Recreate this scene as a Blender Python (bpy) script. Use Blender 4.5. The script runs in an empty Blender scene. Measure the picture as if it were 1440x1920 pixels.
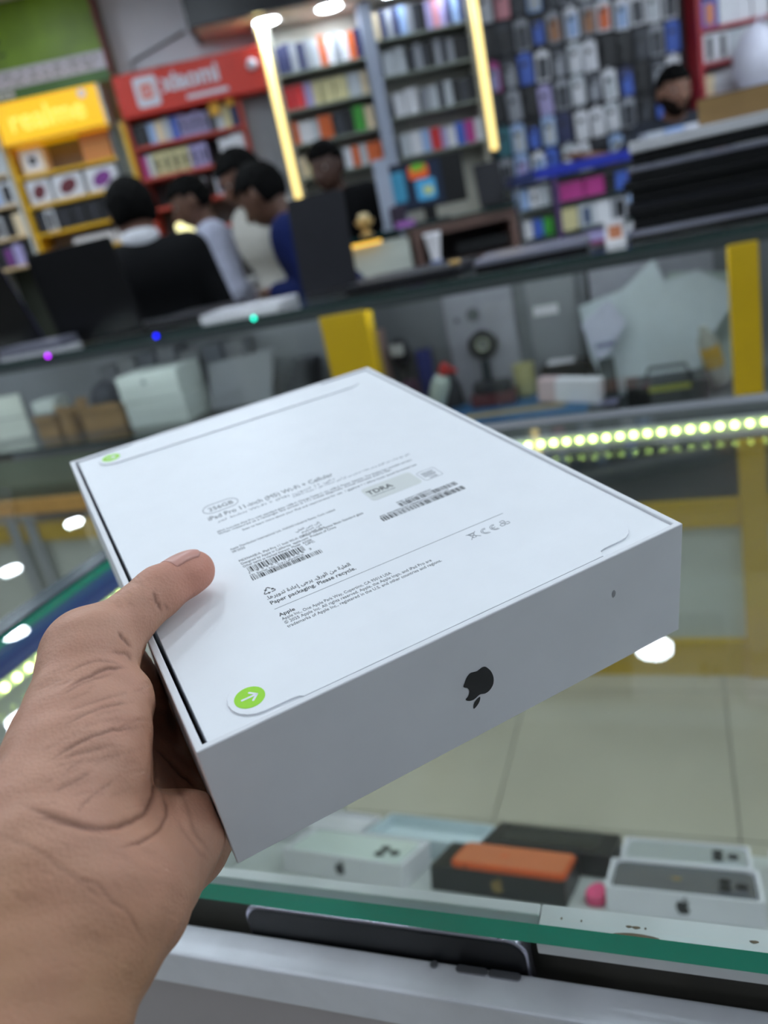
import bpy, bmesh, math, random
import numpy as np
from mathutils import Vector, Matrix
random.seed(7)
S = bpy.context.scene
COL = S.collection
# ------------------------------------------------------------------ camera
F_PX = 1470.0                       # focal length in pixels of the 1440x1920 frame
EYE = Vector((0, 0, 1.3))
RIGHT = Vector((0.97652991, -0.07373097, -0.20236869))
DOWN = Vector((-0.21538185, -0.33429233, -0.91752891))
FWD = Vector((0.0, 0.93958096, -0.34232677))
cam = bpy.data.cameras.new('camera')
cam_ob = bpy.data.objects.new('camera', cam); COL.objects.link(cam_ob)
m3 = Matrix((RIGHT, -DOWN, -FWD)).transposed()
cam_ob.matrix_world = Matrix.Translation(EYE) @ m3.to_4x4()
cam.sensor_width = 36; cam.sensor_fit = 'AUTO'
cam.lens = 36 * F_PX / 1920
cam.clip_start = 0.02
cam.dof.use_dof = True
cam.dof.focus_distance = 0.285
cam.dof.aperture_fstop = 7.6
S.camera = cam_ob
# ------------------------------------------------------------------ world, exposure
w = bpy.data.worlds.new('world'); S.world = w; w.use_nodes = True
bg = w.node_tree.nodes['Background']
bg.inputs[0].default_value = (0.78, 0.86, 1.0, 1); bg.inputs[1].default_value = 0.12
vs = S.view_settings
vs.view_transform = 'Standard'; vs.look = 'None'; vs.exposure = 0.0; vs.gamma = 1.0
vs.use_curve_mapping = False
LAMP = 54.0                          # radiance of one ceiling downlight lens
# ------------------------------------------------------------------ geometry of the place
YAW = math.radians(23)               # the counters are turned 23 degrees against the view
CU = Vector((math.cos(YAW), -math.sin(YAW), 0))
CV = Vector((math.sin(YAW), math.cos(YAW), 0))
def cw(u, v, z): return CU * u + CV * v + Vector((0, 0, z))      # counter frame -> world
def ray(px, py): return RIGHT * ((px - 720) / F_PX) + DOWN * ((py - 960) / F_PX) + FWD
def at_z(px, py, z):
    d = ray(px, py); return EYE + d * ((z - EYE.z) / d.z)
def at_y(px, py, y):
    d = ray(px, py); return EYE + d * (y / d.y)
def at_v(px, py, v):
    d = ray(px, py); return EYE + d * (v / d.dot(CV))
def at_d(px, py, dist): return EYE + ray(px, py) * dist
# ------------------------------------------------------------------ helpers
def lin(c):
    if isinstance(c, str): c = tuple(int(c[i:i+2], 16) / 255 for i in (0, 2, 4))
    return tuple(x / 12.92 if x <= 0.04045 else ((x + 0.055) / 1.055) ** 2.4 for x in c)
MATS = {}
def mat(name, col, rough=0.5, metal=0.0, emit=0.0, var=0.06, scale=30.0, spec=0.5, bump=0.0, coat=0.0):
    """procedural principled material: the colour varies a little with object-space noise"""
    if name in MATS: return MATS[name]
    m = bpy.data.materials.new(name); m.use_nodes = True
    nt = m.node_tree; b = nt.nodes['Principled BSDF']
    c = lin(col)
    b.inputs['Roughness'].default_value = rough; b.inputs['Metallic'].default_value = metal
    b.inputs['Specular IOR Level'].default_value = spec
    if coat: b.inputs['Coat Weight'].default_value = coat
    b.inputs['Base Color'].default_value = (*c, 1)
    if emit:
        b.inputs['Emission Color'].default_value = (*c, 1); b.inputs['Emission Strength'].default_value = emit
    elif var:
        tc = nt.nodes.new('ShaderNodeTexCoord'); n = nt.nodes.new('ShaderNodeTexNoise')
        n.inputs['Scale'].default_value = scale; n.inputs['Detail'].default_value = 4
        r = nt.nodes.new('ShaderNodeValToRGB')
        r.color_ramp.elements[0].position = 0.3; r.color_ramp.elements[1].position = 0.7
        r.color_ramp.elements[0].color = (*[x * (1 - var) for x in c], 1)
        r.color_ramp.elements[1].color = (*[min(1, x * (1 + var)) for x in c], 1)
        nt.links.new(tc.outputs['Object'], n.inputs['Vector']); nt.links.new(n.outputs['Fac'], r.inputs['Fac'])
        nt.links.new(r.outputs['Color'], b.inputs['Base Color'])
        if bump:
            bp = nt.nodes.new('ShaderNodeBump'); bp.inputs['Strength'].default_value = bump; bp.inputs['Distance'].default_value = 0.002
            nt.links.new(n.outputs['Fac'], bp.inputs['Height']); nt.links.new(bp.outputs['Normal'], b.inputs['Normal'])
    MATS[name] = m; return m
def glass(name, tint, ior=1.5, refl=1.0, rough=0.0):
    """sheet glass: mostly transmits straight through, reflects by Fresnel"""
    if name in MATS: return MATS[name]
    m = bpy.data.materials.new(name); m.use_nodes = True; nt = m.node_tree; nt.nodes.clear()
    o = nt.nodes.new('ShaderNodeOutputMaterial'); mx = nt.nodes.new('ShaderNodeMixShader')
    t = nt.nodes.new('ShaderNodeBsdfTransparent'); g = nt.nodes.new('ShaderNodeBsdfGlossy'); f = nt.nodes.new('ShaderNodeFresnel')
    t.inputs[0].default_value = (*tint, 1); g.inputs['Roughness'].default_value = rough
    g.inputs[0].default_value = (refl, refl, refl, 1)
    f.inputs['IOR'].default_value = ior
    ge = nt.nodes.new('ShaderNodeNewGeometry'); mi = nt.nodes.new('ShaderNodeMix')          # same reflectance from inside and outside
    mi.inputs[2].default_value = ior; mi.inputs[3].default_value = 1 / ior
    nt.links.new(ge.outputs['Backfacing'], mi.inputs[0]); nt.links.new(mi.outputs[0], f.inputs['IOR'])
    nt.links.new(f.outputs[0], mx.inputs[0]); nt.links.new(t.outputs[0], mx.inputs[1]); nt.links.new(g.outputs[0], mx.inputs[2])
    nt.links.new(mx.outputs[0], o.inputs[0]); MATS[name] = m; return m
class MB:
    """collects simple solids and links them as ONE mesh object"""
    def __init__(s): s.v = []; s.f = []; s.m = []; s.sm = []
    def add(s, vs, fs, mi=0, smooth=False):
        o = len(s.v); s.v += [tuple(x) for x in vs]
        for f in fs: s.f.append(tuple(i + o for i in f)); s.m.append(mi); s.sm.append(smooth)
        return s
    def box(s, x0, y0, z0, x1, y1, z1, mi=0, M=None):
        vs = [Vector((x, y, z)) for z in (z0, z1) for y in (y0, y1) for x in (x0, x1)]
        if M is not None: vs = [M @ p for p in vs]
        return s.add(vs, [(0,2,3,1),(4,5,7,6),(0,1,5,4),(2,6,7,3),(0,4,6,2),(1,3,7,5)], mi)
    def prism(s, pts, z0, z1, mi=0, M=None, smooth=False):
        """polygon (counter-clockwise xy points) extruded in z; caps are n-gons"""
        n = len(pts)
        vs = [Vector((p[0], p[1], z0)) for p in pts] + [Vector((p[0], p[1], z1)) for p in pts]
        if M is not None: vs = [M @ p for p in vs]
        s.add(vs, [tuple(range(n - 1, -1, -1)), tuple(range(n, 2 * n))], mi)
        o = len(s.v) - 2 * n
        for i in range(n):
            j = (i + 1) % n
            s.f.append((o + i, o + j, o + n + j, o + n + i)); s.m.append(mi); s.sm.append(smooth)
        return s
    def rbox(s, x0, y0, z0, x1, y1, z1, r, mi=0, M=None, seg=4):
        return s.prism(rrect(x0, y0, x1, y1, r, seg), z0, z1, mi, M, True)
    def cyl(s, c, r, z0, z1, n=20, mi=0, M=None, r2=None):
        r2 = r if r2 is None else r2
        a = [(math.cos(2*math.pi*i/n), math.sin(2*math.pi*i/n)) for i in range(n)]
        vs = [Vector((c[0]+r*x, c[1]+r*y, z0)) for x, y in a] + [Vector((c[0]+r2*x, c[1]+r2*y, z1)) for x, y in a]
        if M is not None: vs = [M @ p for p in vs]
        s.add(vs, [tuple(range(n-1,-1,-1)), tuple(range(n, 2*n))], mi); o = len(s.v) - 2*n
        for i in range(n):
            j = (i+1) % n; s.f.append((o+i, o+j, o+n+j, o+n+i)); s.m.append(mi); s.sm.append(True)
        return s
    def tube(s, pts, r, n=8, mi=0, closed=False):
        pts = [Vector(p) for p in pts]; k = len(pts); rings = []
        for i, p in enumerate(pts):
            a = pts[(i-1) % k] if (closed or i) else p; b = pts[(i+1) % k] if (closed or i < k-1) else p
            t = (b - a).normalized(); u = t.cross(Vector((0.13, 0.27, 1)) if abs(t.z) < .95 else Vector((1, .2, 0))).normalized(); q = t.cross(u)
            rr = r[i] if isinstance(r, (list, tuple)) else r
            rings.append([p + (u*math.cos(2*math.pi*j/n) + q*math.sin(2*math.pi*j/n))*rr for j in range(n)])
        vs = [x for g in rings for x in g]; fs = []
        for i in range(k if closed else k-1):
            for j in range(n):
                fs.append((i*n+j, i*n+(j+1)%n, ((i+1)%k)*n+(j+1)%n, ((i+1)%k)*n+j))
        if not closed: fs += [tuple(range(n-1,-1,-1)), tuple((k-1)*n+j for j in range(n))]
        return s.add(vs, fs, mi, True)
    def lathe(s, prof, n=24, mi=0, M=None, caps=True):
        vs = []
        for r, z in prof: vs += [Vector((r*math.cos(2*math.pi*j/n), r*math.sin(2*math.pi*j/n), z)) for j in range(n)]
        if M is not None: vs = [M @ p for p in vs]
        fs = [(i*n+j, i*n+(j+1)%n, (i+1)*n+(j+1)%n, (i+1)*n+j) for i in range(len(prof)-1) for j in range(n)]
        if caps: fs += [tuple(range(n-1,-1,-1)), tuple((len(prof)-1)*n+j for j in range(n))]
        return s.add(vs, fs, mi, True)
    def mesh(s, name, mats):
        me = bpy.data.meshes.new(name); me.from_pydata(s.v, [], s.f)
        for m in (mats if isinstance(mats, (list, tuple)) else [mats]): me.materials.append(m)
        me.polygons.foreach_set('material_index', s.m); me.polygons.foreach_set('use_smooth', s.sm)
        me.update(); return me
    def build(s, name, mats, parent=None, loc=None, rot=None, bevel=0.0, seg=2):
        o = bpy.data.objects.new(name, s.mesh(name, mats)); COL.objects.link(o)
        if parent is not None: o.parent = parent
        if loc is not None: o.location = loc
        if rot is not None: o.rotation_euler = rot
        if bevel:
            b = o.modifiers.new('bevel', 'BEVEL'); b.width = bevel; b.segments = seg; b.limit_method = 'ANGLE'; b.angle_limit = math.radians(50)
            b.harden_normals = False
        return o
def rrect(x0, y0, x1, y1, r, seg=4):
    pts = []
    for cx, cy, a in ((x1-r, y0+r, -90), (x1-r, y1-r, 0), (x0+r, y1-r, 90), (x0+r, y0+r, 180)):
        for i in range(seg+1):
            t = math.radians(a + 90*i/seg); pts.append((cx + r*math.cos(t), cy + r*math.sin(t)))
    return pts
def empty(name, loc=(0,0,0), rz=0.0, label=None, cat=None, group=None, rot=None):
    o = bpy.data.objects.new(name, None); COL.objects.link(o); o.empty_display_size = 0.02
    o.location = loc; o.rotation_euler = rot if rot is not None else (0, 0, rz)
    if label: tag(o, label, cat, group)
    return o
def tag(o, label=None, cat=None, group=None, kind=None):
    if label: o['label'] = label
    if cat: o['category'] = cat
    if group: o['group'] = group
    if kind: o['kind'] = kind
    return o
def dup(o, parent=None, name=None):
    c = o.copy(); COL.objects.link(c); c.parent = parent
    for k in o.children: dup(k, c)
    return c
def mesh_ob(name, me, parent=None, loc=None, rot=None):
    o = bpy.data.objects.new(name, me); COL.objects.link(o)
    if parent is not None: o.parent = parent
    if loc is not None: o.location = loc
    if rot is not None: o.rotation_euler = rot
    return o
def text(name, body, size, m, parent=None, loc=(0,0,0), rot=(0,0,0), depth=0.00003, align='LEFT', sx=1.0, shear=0.0, bold=0.0, sp=1.0):
    """lettering as a thin solid mesh"""
    cu = bpy.data.curves.new(name, 'FONT'); cu.body = body; cu.size = size; cu.extrude = depth; cu.align_x = align
    cu.resolution_u = 3; cu.offset = bold; cu.space_character = sp
    t = bpy.data.objects.new(name, cu); COL.objects.link(t)
    dg = bpy.context.evaluated_depsgraph_get(); dg.update()
    me = bpy.data.meshes.new_from_object(t.evaluated_get(dg)); bpy.data.objects.remove(t); bpy.data.curves.remove(cu)
    me.materials.clear(); me.materials.append(m)
    o = mesh_ob(name, me, parent, loc, rot); o.scale = (sx, 1, 1); return o
def tessellate(outline, n=8):
    """smooth closed Catmull-Rom outline through control points"""
    k = len(outline); out = []
    for i in range(k):
        p0, p1, p2, p3 = (np.array(outline[(i+j-1) % k], float) for j in range(4))
        for s in range(n):
            t = s / n
            out.append(tuple(0.5*((2*p1) + (-p0+p2)*t + (2*p0-5*p1+4*p2-p3)*t*t + (-p0+3*p1-3*p2+p3)*t**3)))
    return out
# ------------------------------------------------------------------ organic surfaces: a distance field meshed with surface nets
def V3(p): return np.array(tuple(p), dtype=np.float32)
def cap_d(P, a, b, ra, rb, flat=None):
    """tapered capsule; flat=(axis, factor) squashes it along an axis"""
    a = V3(a); b = V3(b)
    if flat is not None:
        ax = V3(flat[0]); ax /= np.linalg.norm(ax); k = flat[1] - 1.0
        Q = P + np.outer((P - a) @ ax, ax) * k; b = b + ((b - a) @ ax) * k * ax
    else: Q = P
    ab = b - a; L2 = float(ab @ ab) + 1e-12
    t = np.clip(((Q - a) @ ab) / L2, 0, 1)
    d = np.linalg.norm(Q - a - t[:, None] * ab, axis=1)
    return d - (ra + (rb - ra) * t)
def ell_d(P, c, ax, rad):
    """approximate ellipsoid distance; ax = 3 orthonormal axes"""
    q = (P - V3(c)) @ np.array([V3(x) for x in ax]).T
    r = np.array(rad, dtype=np.float32)
    k0 = np.linalg.norm(q / r, axis=1); k1 = np.linalg.norm(q / (r * r), axis=1) + 1e-9
    return k0 * (k0 - 1.0) / k1
def smin(a, b, k):
    h = np.clip(k - np.abs(a - b), 0, None) / k
    return np.minimum(a, b) - h * h * k * 0.25
def smax(a, b, k): return -smin(-a, -b, k)
def sdf_mesh(fn, lo, hi, h, block=6):
    lo = np.array(lo, dtype=np.float32); hi = np.array(hi, dtype=np.float32)
    nb = np.ceil((hi - lo) / (h * block)).astype(int); n = nb * block + 1
    cb = np.stack(np.meshgrid(*[np.arange(k) for k in nb], indexing='ij'), -1).reshape(-1, 3)
    cc = lo + (cb + 0.5).astype(np.float32) * (h * block)
    dc = fn(cc); G = np.empty(tuple(n), dtype=np.float32)
    sgn = np.where(dc > 0, 1.0, -1.0).astype(np.float32).reshape(nb)
    G[:-1, :-1, :-1] = np.repeat(np.repeat(np.repeat(sgn, block, 0), block, 1), block, 2); G[-1] = 1; G[:, -1] = 1; G[:, :, -1] = 1
    act = cb[np.abs(dc) < h * block * 1.9]
    o = np.stack(np.meshgrid(*[np.arange(block + 1)] * 3, indexing='ij'), -1).reshape(-1, 3)
    for i in range(0, len(act), 1500):
        ix = (act[i:i+1500, None, :] * block + o[None]).reshape(-1, 3)
        G[ix[:, 0], ix[:, 1], ix[:, 2]] = fn(lo + ix.astype(np.float32) * h)
    s = G < 0
    c8 = [s[i:n[0]-1+i, j:n[1]-1+j, k:n[2]-1+k] for i in (0, 1) for j in (0, 1) for k in (0, 1)]
    cnt = sum(x.astype(np.int8) for x in c8); mask = (cnt > 0) & (cnt < 8)
    cells = np.argwhere(mask); idm = -np.ones(mask.shape, dtype=np.int64); idm[mask] = np.arange(len(cells))
    acc = np.zeros((len(cells), 3), dtype=np.float64); num = np.zeros(len(cells))
    cor = np.array([(i, j, k) for i in (0, 1) for j in (0, 1) for k in (0, 1)])
    vals = [G[cells[:, 0]+c[0], cells[:, 1]+c[1], cells[:, 2]+c[2]] for c in cor]
    for a in range(8):
        for b in range(a + 1, 8):
            if np.abs(cor[a] - cor[b]).sum() != 1: continue
            x = (vals[a] < 0) != (vals[b] < 0); t = vals[a][x] / (vals[a][x] - vals[b][x])
            acc[x] += cor[a] + t[:, None] * (cor[b] - cor[a]); num[x] += 1
    verts = lo + (cells + acc / num[:, None]) * h
    faces = []
    for ax in range(3):
        u, v = (ax + 1) % 3, (ax + 2) % 3
        sl0 = [slice(None)] * 3; sl1 = [slice(None)] * 3; sl0[ax] = slice(0, -1); sl1[ax] = slice(1, None)
        e = np.argwhere(s[tuple(sl0)] != s[tuple(sl1)])
        e = e[(e[:, u] > 0) & (e[:, v] > 0) & (e[:, u] < n[u]-1) & (e[:, v] < n[v]-1)]
        ins = s[e[:, 0], e[:, 1], e[:, 2]]
        du = np.zeros(3, int); dv = np.zeros(3, int); du[u] = 1; dv[v] = 1
        q = np.stack([idm[tuple((e - du - dv).T)], idm[tuple((e - dv).T)], idm[tuple(e.T)], idm[tuple((e - du).T)]], 1)
        q[~ins] = q[~ins][:, ::-1]; faces.append(q)
    return verts, np.concatenate(faces)
def np_mesh(name, verts, faces, m):
    me = bpy.data.meshes.new(name); nf = len(faces)
    me.vertices.add(len(verts)); me.vertices.foreach_set('co', np.asarray(verts, dtype=np.float32).ravel())
    me.loops.add(nf * 4); me.loops.foreach_set('vertex_index', np.asarray(faces, dtype=np.int32).ravel())
    me.polygons.add(nf); me.polygons.foreach_set('loop_start', np.arange(nf, dtype=np.int32) * 4)
    me.polygons.foreach_set('use_smooth', np.ones(nf, dtype=bool))
    me.update(calc_edges=True); me.validate(); me.materials.append(m); return me
def relax(verts, faces, it=3, lam=0.5):
    v = np.array(verts, dtype=np.float64); e = np.concatenate([faces[:, [0, 1]], faces[:, [1, 2]], faces[:, [2, 3]], faces[:, [3, 0]]])
    deg = np.bincount(e.ravel(), minlength=len(v)).astype(float)
    for _ in range(it):
        for l in (lam, -lam * 1.03):
            s = np.stack([np.bincount(e[:, 0], v[e[:, 1], k], len(v)) + np.bincount(e[:, 1], v[e[:, 0], k], len(v)) for k in range(3)], 1)
            v += l * (s / deg[:, None] - v)
    return v
# ------------------------------------------------------------------ the room shell
M_ceil = mat('ceiling_white', (0.86, 0.86, 0.86), 0.8, var=0.02)
M_wall = mat('wall_grey_white', (0.72, 0.73, 0.75), 0.7, var=0.05, scale=3)
M_tile = mat('beige_floor_tile', (0.68, 0.655, 0.585), 0.22, var=0.10, scale=2.2, spec=0.5)
M_grout = mat('tile_joint', (0.42, 0.40, 0.36), 0.8, var=0.1)
def struct(o): o['kind'] = 'structure'; return o
RX0, RX1, RY0, RY1, RZ = -5.2, 4.2, -2.6, 8.4, 2.8
floor = struct(MB().box(RX0, RY0, -0.06, RX1, RY1, -0.008).build('floor', M_grout))
tile_me = MB().box(-0.2545, -0.2545, -0.008, 0.2545, 0.2545, 0.0).mesh('tile', M_tile)
for i in range(-8, 10):
    for j in range(0, 13):
        p = cw(i*0.512 - 0.214, j*0.512 - 0.454, 0)
        if RX0+.45 < p.x < RX1-.45 and -0.6 < p.y < 5.6: mesh_ob('tile', tile_me, floor, p, (0, 0, -YAW))
struct(MB().box(RX0, RY0, RZ, RX1, RY1, RZ+0.1).build('ceiling', M_ceil))
struct(MB().box(RX0-.1, RY0, 0, RX0, RY1, RZ).build('wall_left', M_wall))
struct(MB().box(RX1, RY0, 0, RX1+.1, RY1, RZ).build('wall_right', M_wall))
struct(MB().box(RX0, RY1, 0, RX1, RY1+.1, RZ).build('wall_back', M_wall))
struct(MB().box(RX0, RY0-.1, 0, RX1, RY0, RZ).build('wall_front', M_wall))
WY = 5.32     # the display wall stands in front of the back wall
struct(MB().box(-1.95, WY, 0, RX1, WY+.08, RZ).build('wall_display', mat('display_wall_paint', (0.60, 0.61, 0.62), 0.7, var=0.04, scale=4)))
# ceiling downlights: white ring with a glowing lens
M_ring = mat('downlight_ring', (0.9, 0.9, 0.9), 0.4, var=0)
M_lens = mat('downlight_lens', (0.895, 0.95, 1.0), 0.5, emit=LAMP, var=0)
ring_me = MB().lathe([(0.094, 0), (0.094, 0.010), (0.078, 0.012), (0.076, 0.004), (0.082, 0.0)], 28, caps=False).mesh('trim_ring', M_ring)
lens_me = MB().cyl((0, 0), 0.077, -0.001, 0.004, 28).mesh('lens', M_lens)
def downlight(x, y, z, lab, group=None, s=1.0):
    o = empty('downlight', (x, y, z), label=lab, cat='light', group=group)
    a = mesh_ob('trim_ring', ring_me, o, (0, 0, -0.010)); b = mesh_ob('lens', lens_me, o, (0, 0, -0.010)); o.scale = (s, s, 1); return o
GR = 'downlights in the shop ceiling'
for x, y in ((-3.21,6.34), (-2.4,5.93), (-2.64,4.95), (-2.17,3.78), (-2.97,7.36), (1.10,3.15)):
    downlight(x, y, RZ, 'round white ceiling downlight mirrored in the near glass top', GR)
def mirrored(x, y):
    """where the near glass top would show a lamp at x, y"""
    p = Vector((x, y, 2.0 - RZ)) - EYE; d = p.dot(FWD); return 720 + F_PX * p.dot(RIGHT) / d, 960 + F_PX * p.dot(DOWN) / d
for y in (-1.6, -0.8, 0.5, 1.5, 1.95, 2.4, 2.85, 3.3, 3.8, 4.3):  # unseen downlights in rows, added to brighten the counters and back wall
    for x in (-3.6, -2.5, -1.3, -0.45, 0.45, 1.3, 2.1, 2.9, 3.6):
        if (y < 0 and abs(x) < (.6 if y < -1 else 1.0)) or (y > 4.2 and -.6 < x < 1.9): continue
        mx, my = mirrored(x, y)
        if -60 < mx < 330 and 850 < my < 1500 or 880 < mx < 1500 and 760 < my < 1660 or 380 < mx < 1500 and 1470 < my < 1720: continue      # the photo shows no lamp mirrored here
        downlight(x, y, RZ, 'added round white downlight in the ceiling overhead, outside the view', 'added downlights overhead')
# ------------------------------------------------------------------ the near glass counter
M_glass = glass('clear_glass', (0.975, 0.992, 0.983), 1.5)
M_gedge = mat('green_glass_edge', (0.06, 0.70, 0.57), 0.15, var=0.05, scale=12, spec=0.6)
M_alu = mat('brushed_aluminium', (0.94, 0.94, 0.965), 0.40, metal=0.15, var=0.05, scale=40)
M_grey = mat('grey_laminate', (0.74, 0.705, 0.705), 0.5, var=0.06, scale=9)
M_frame = mat('grey_aluminium_frame', (0.45, 0.46, 0.48), 0.4, metal=0.3, var=0.04)
M_blue = mat('blue_vinyl', (0.17, 0.28, 0.66), 0.35, var=0.05, scale=6)
M_pale = mat('pale_laminate', (0.78, 0.79, 0.78), 0.4, var=0.03)
M_white = mat('white_painted', (0.88, 0.88, 0.88), 0.45, var=0.03)
M_chip = mat('bare_wood_chip', (0.45, 0.37, 0.28), 0.8, var=0.2, scale=300)
M_led = mat('led_chip', (0.86, 1.0, 0.55), 0.4, emit=14, var=0)
M_black = mat('black_plastic', (0.035, 0.035, 0.045), 0.4, var=0.1)
UL, UR, VN, VF = -0.645, 1.5, 0.25, 1.03
near = empty('glass_counter', (0, 0, 0), -YAW, 'near glass display counter with a thick green-edged top under the held box', 'counter')
g = MB(); g.box(UL, VN, 0.988, UR, VF, 1.0)
gt = g.build('glass_top', [M_glass, M_gedge, M_frame], near)
for p in gt.data.polygons:
    if abs(p.normal.z) < 0.5: p.material_index = 2 if p.normal.y > .5 else 1
# back frame with its row of light diodes
MB().box(UL, VF+.001, 0.955, UR, VF+.035, 1.003).build('back_rail', M_frame, near, bevel=0.002)
MB().box(UL+.005, VF-.004, 0.962, UR, VF, 0.9875).build('light_channel', M_alu, near)
led_me = MB().cyl((0, 0), 0.0037, 0, 0.003, 12).mesh('led', M_led)
strip = MB().box(-0.30, VF-.0065, 0.969, UR-.9, VF-.0045, 0.984).build('light_strip', M_white, near)
for k in range(48): mesh_ob('led', led_me, strip, (-0.29 + k*0.0172, VF-.0065, 0.9775), (math.radians(90), 0, 0))
# left end: blue panel, a light strip under it, then pale laminate
MB().box(UL-.012, VN+.02, 0.958, UL-.002, VF, 0.986).build('blue_band', M_blue, near)
MB().box(UL+.001, VN+.03, 0.963, UL+.004, VF-.01, 0.985).build('blue_panel', M_blue, near)
MB().box(UL-.012, VN+.02, 0.30, UL+.001, VF, 0.957).build('left_panel', M_pale, near)
MB().box(UL-.02, VN, 1.0005, UL+.006, VF, 1.0035).build('edge_trim', mat('dark_teal_trim', (0.06, 0.18, 0.22), 0.25, var=0.05), near)
strip2 = MB().box(UL+.0015, VN+.04, 0.946, UL+.0035, VF-.02, 0.961).build('light_strip', M_white, near)
for k in range(40): mesh_ob('led', led_me, strip2, (UL+.0035, VN+.06 + k*0.0172, 0.9535), (0, math.radians(90), 0))
# front: aluminium rail, grey body, white edge strip with worn chips
MB().box(UL, 0.2365, 0.935, UR, 0.2555, 0.960).build('front_rail', M_alu, near, bevel=0.002, seg=3)
MB().box(UL, 0.239, 0.30, UR, 0.2545, 0.9345).build('front_panel', M_grey, near)
e = MB().box(UL+.004, 0.2655, 0.9795, -.080, 0.2722, 0.9875).build('edge_strip', M_white, near, bevel=0.0008)
e2 = MB().box(-.0795, 0.2515, 0.9795, UR, 0.2722, 0.9875).build('edge_strip', M_white, near, bevel=0.0008)
rr = random.Random(4)
ch = MB()
for k in range(13):
    x = -0.07 + k*0.011*rr.uniform(.7,1.5); wd = rr.uniform(.0006, .0045)
    ch.prism(tessellate([(x,0.2652),(x+wd*.4,0.2645-rr.uniform(0,.0005)),(x+wd,0.2650),(x+wd*.7,0.2656)],2), 0.9872, 0.9877)
ch.prism(tessellate([(-0.047,0.2600),(-0.040,0.2575),(-0.029,0.2582),(-0.027,0.2608),(-0.038,0.2618)],3), 0.9872, 0.9877)
ch.build('paint_chips', M_chip, e2)
for k, (u, r0) in enumerate(((-0.133, 0.0), (-0.114, 0.006), (-0.098, 0.006))):  # phone buttons, built as raised shapes added to the rail
    MB().rbox(-0.0022-r0+.0003, -0.0021, 0, 0.0022+r0-.0003, 0.0021, 0.0009, 0.0018, seg=5).build('raised_button', mat('satin_button', (0.62, 0.62, 0.65), 0.35, metal=0.8, var=0.03), near, (u, 0.2525, 0.9603), bevel=0.0003)
MB().box(UL, 0.2560, 0.890, UR, 0.2680, 0.8990).build('inner_ledge', M_black, near)
# sloping goods shelf, falling away from the seller's side
SN = Vector((0, 0.4202, 0.9074)); ST = Vector((0, 0.9074, -0.4202)); S0 = Vector((0, 0.69, 0.505))
SHM = Matrix.Translation(S0) @ Matrix(((1,0,0),(0,ST.y,SN.y),(0,ST.z,SN.z))).to_4x4()
WORLD_C = Matrix.Rotation(-YAW, 4, 'Z')
MB().box(UL+.003, 0.2695, 0.55, UR, 0.2745, 0.9790).build('inner_board', mat('grey_brown_board', (.40,.385,.36), .5, var=.1), near)
sh = MB().box(UL+.003, -0.10, -0.012, UR, 0.215, 0.0).build('goods_shelf', M_pale, near); sh.matrix_local = SHM
MB().box(UL+.002, VF-.006, 0.10, UR, VF-.001, 0.950).build('back_pane', M_glass, near)
for u in (0.62,): MB().box(u, VF-.020, 0, u+.03, VF-.008, 0.955).build('upright', M_frame, near)
# ---- a second glass top to the left
nb_ = empty('glass_counter', (0, 0, 0), -YAW, 'neighbouring low glass counter left of the near one, mostly out of view', 'counter')
MB().box(-1.75, .42, .990, UL-.03, VF-.02, .999).build('glass_top', [M_glass], nb_)
MB().box(-1.74, .44, 0, -1.70, VF-.04, .9895).build('end_panel', M_pale, nb_); MB().box(UL-.055, .44, .0, UL-.035, .47, .9895).build('leg', M_frame, nb_); MB().box(UL-.055, VF-.06, .0, UL-.035, VF-.03, .9895).build('leg', M_frame, nb_)
# ---- goods on the sloping shelf
M_wcard = mat('white_phone_card', (0.90, 0.89, 0.91), 0.45, var=0.02)
M_bcard = mat('black_phone_card', (0.055, 0.06, 0.075), 0.4, var=0.1)
M_gold = mat('gold_foil', (0.55, 0.45, 0.24), 0.4, metal=0.2, var=0.05)
M_tray = mat('white_tray', (0.80, 0.85, 0.87), 0.5, var=0.02)
def on_shelf(name, u, t, h, yaw, label, cat, group=None):
    o = empty(name, label=label, cat=cat, group=group)
    o.matrix_world = WORLD_C @ SHM @ Matrix.Translation((u, t, h)) @ Matrix.Rotation(math.radians(yaw), 4, 'Z'); return o
def tray_box(o, W, D, H, m, logo=None, deep=0.007, tray=None):
    r = 0.0035; b = MB(); z0, z1 = 0.0004, H
    out = rrect(0, 0, W, D, 0.003, 3); inn = rrect(r, r, W-r, D-r, 0.003, 3); n = len(out)
    vs = [(x,y,z0) for x,y in out] + [(x,y,z1) for x,y in out] + [(x,y,z1) for x,y in inn] + [(x,y,z1-deep) for x,y in inn]
    fs = [tuple(range(n-1,-1,-1))]
    for k in range(n):
        j = (k+1) % n
        fs += [(k,j,n+j,n+k), (n+k,n+j,2*n+j,2*n+k), (2*n+k,2*n+j,3*n+j,3*n+k)]
    fs.append(tuple(range(3*n, 4*n))); b.add(vs, fs).build('carton', m, o)
    if logo: emblem(0.0195, Matrix.Translation((W*0.50, -0.0002, H*0.52)) @ Matrix.Rotation(math.radians(90), 4, 'X'), logo, o)
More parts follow.
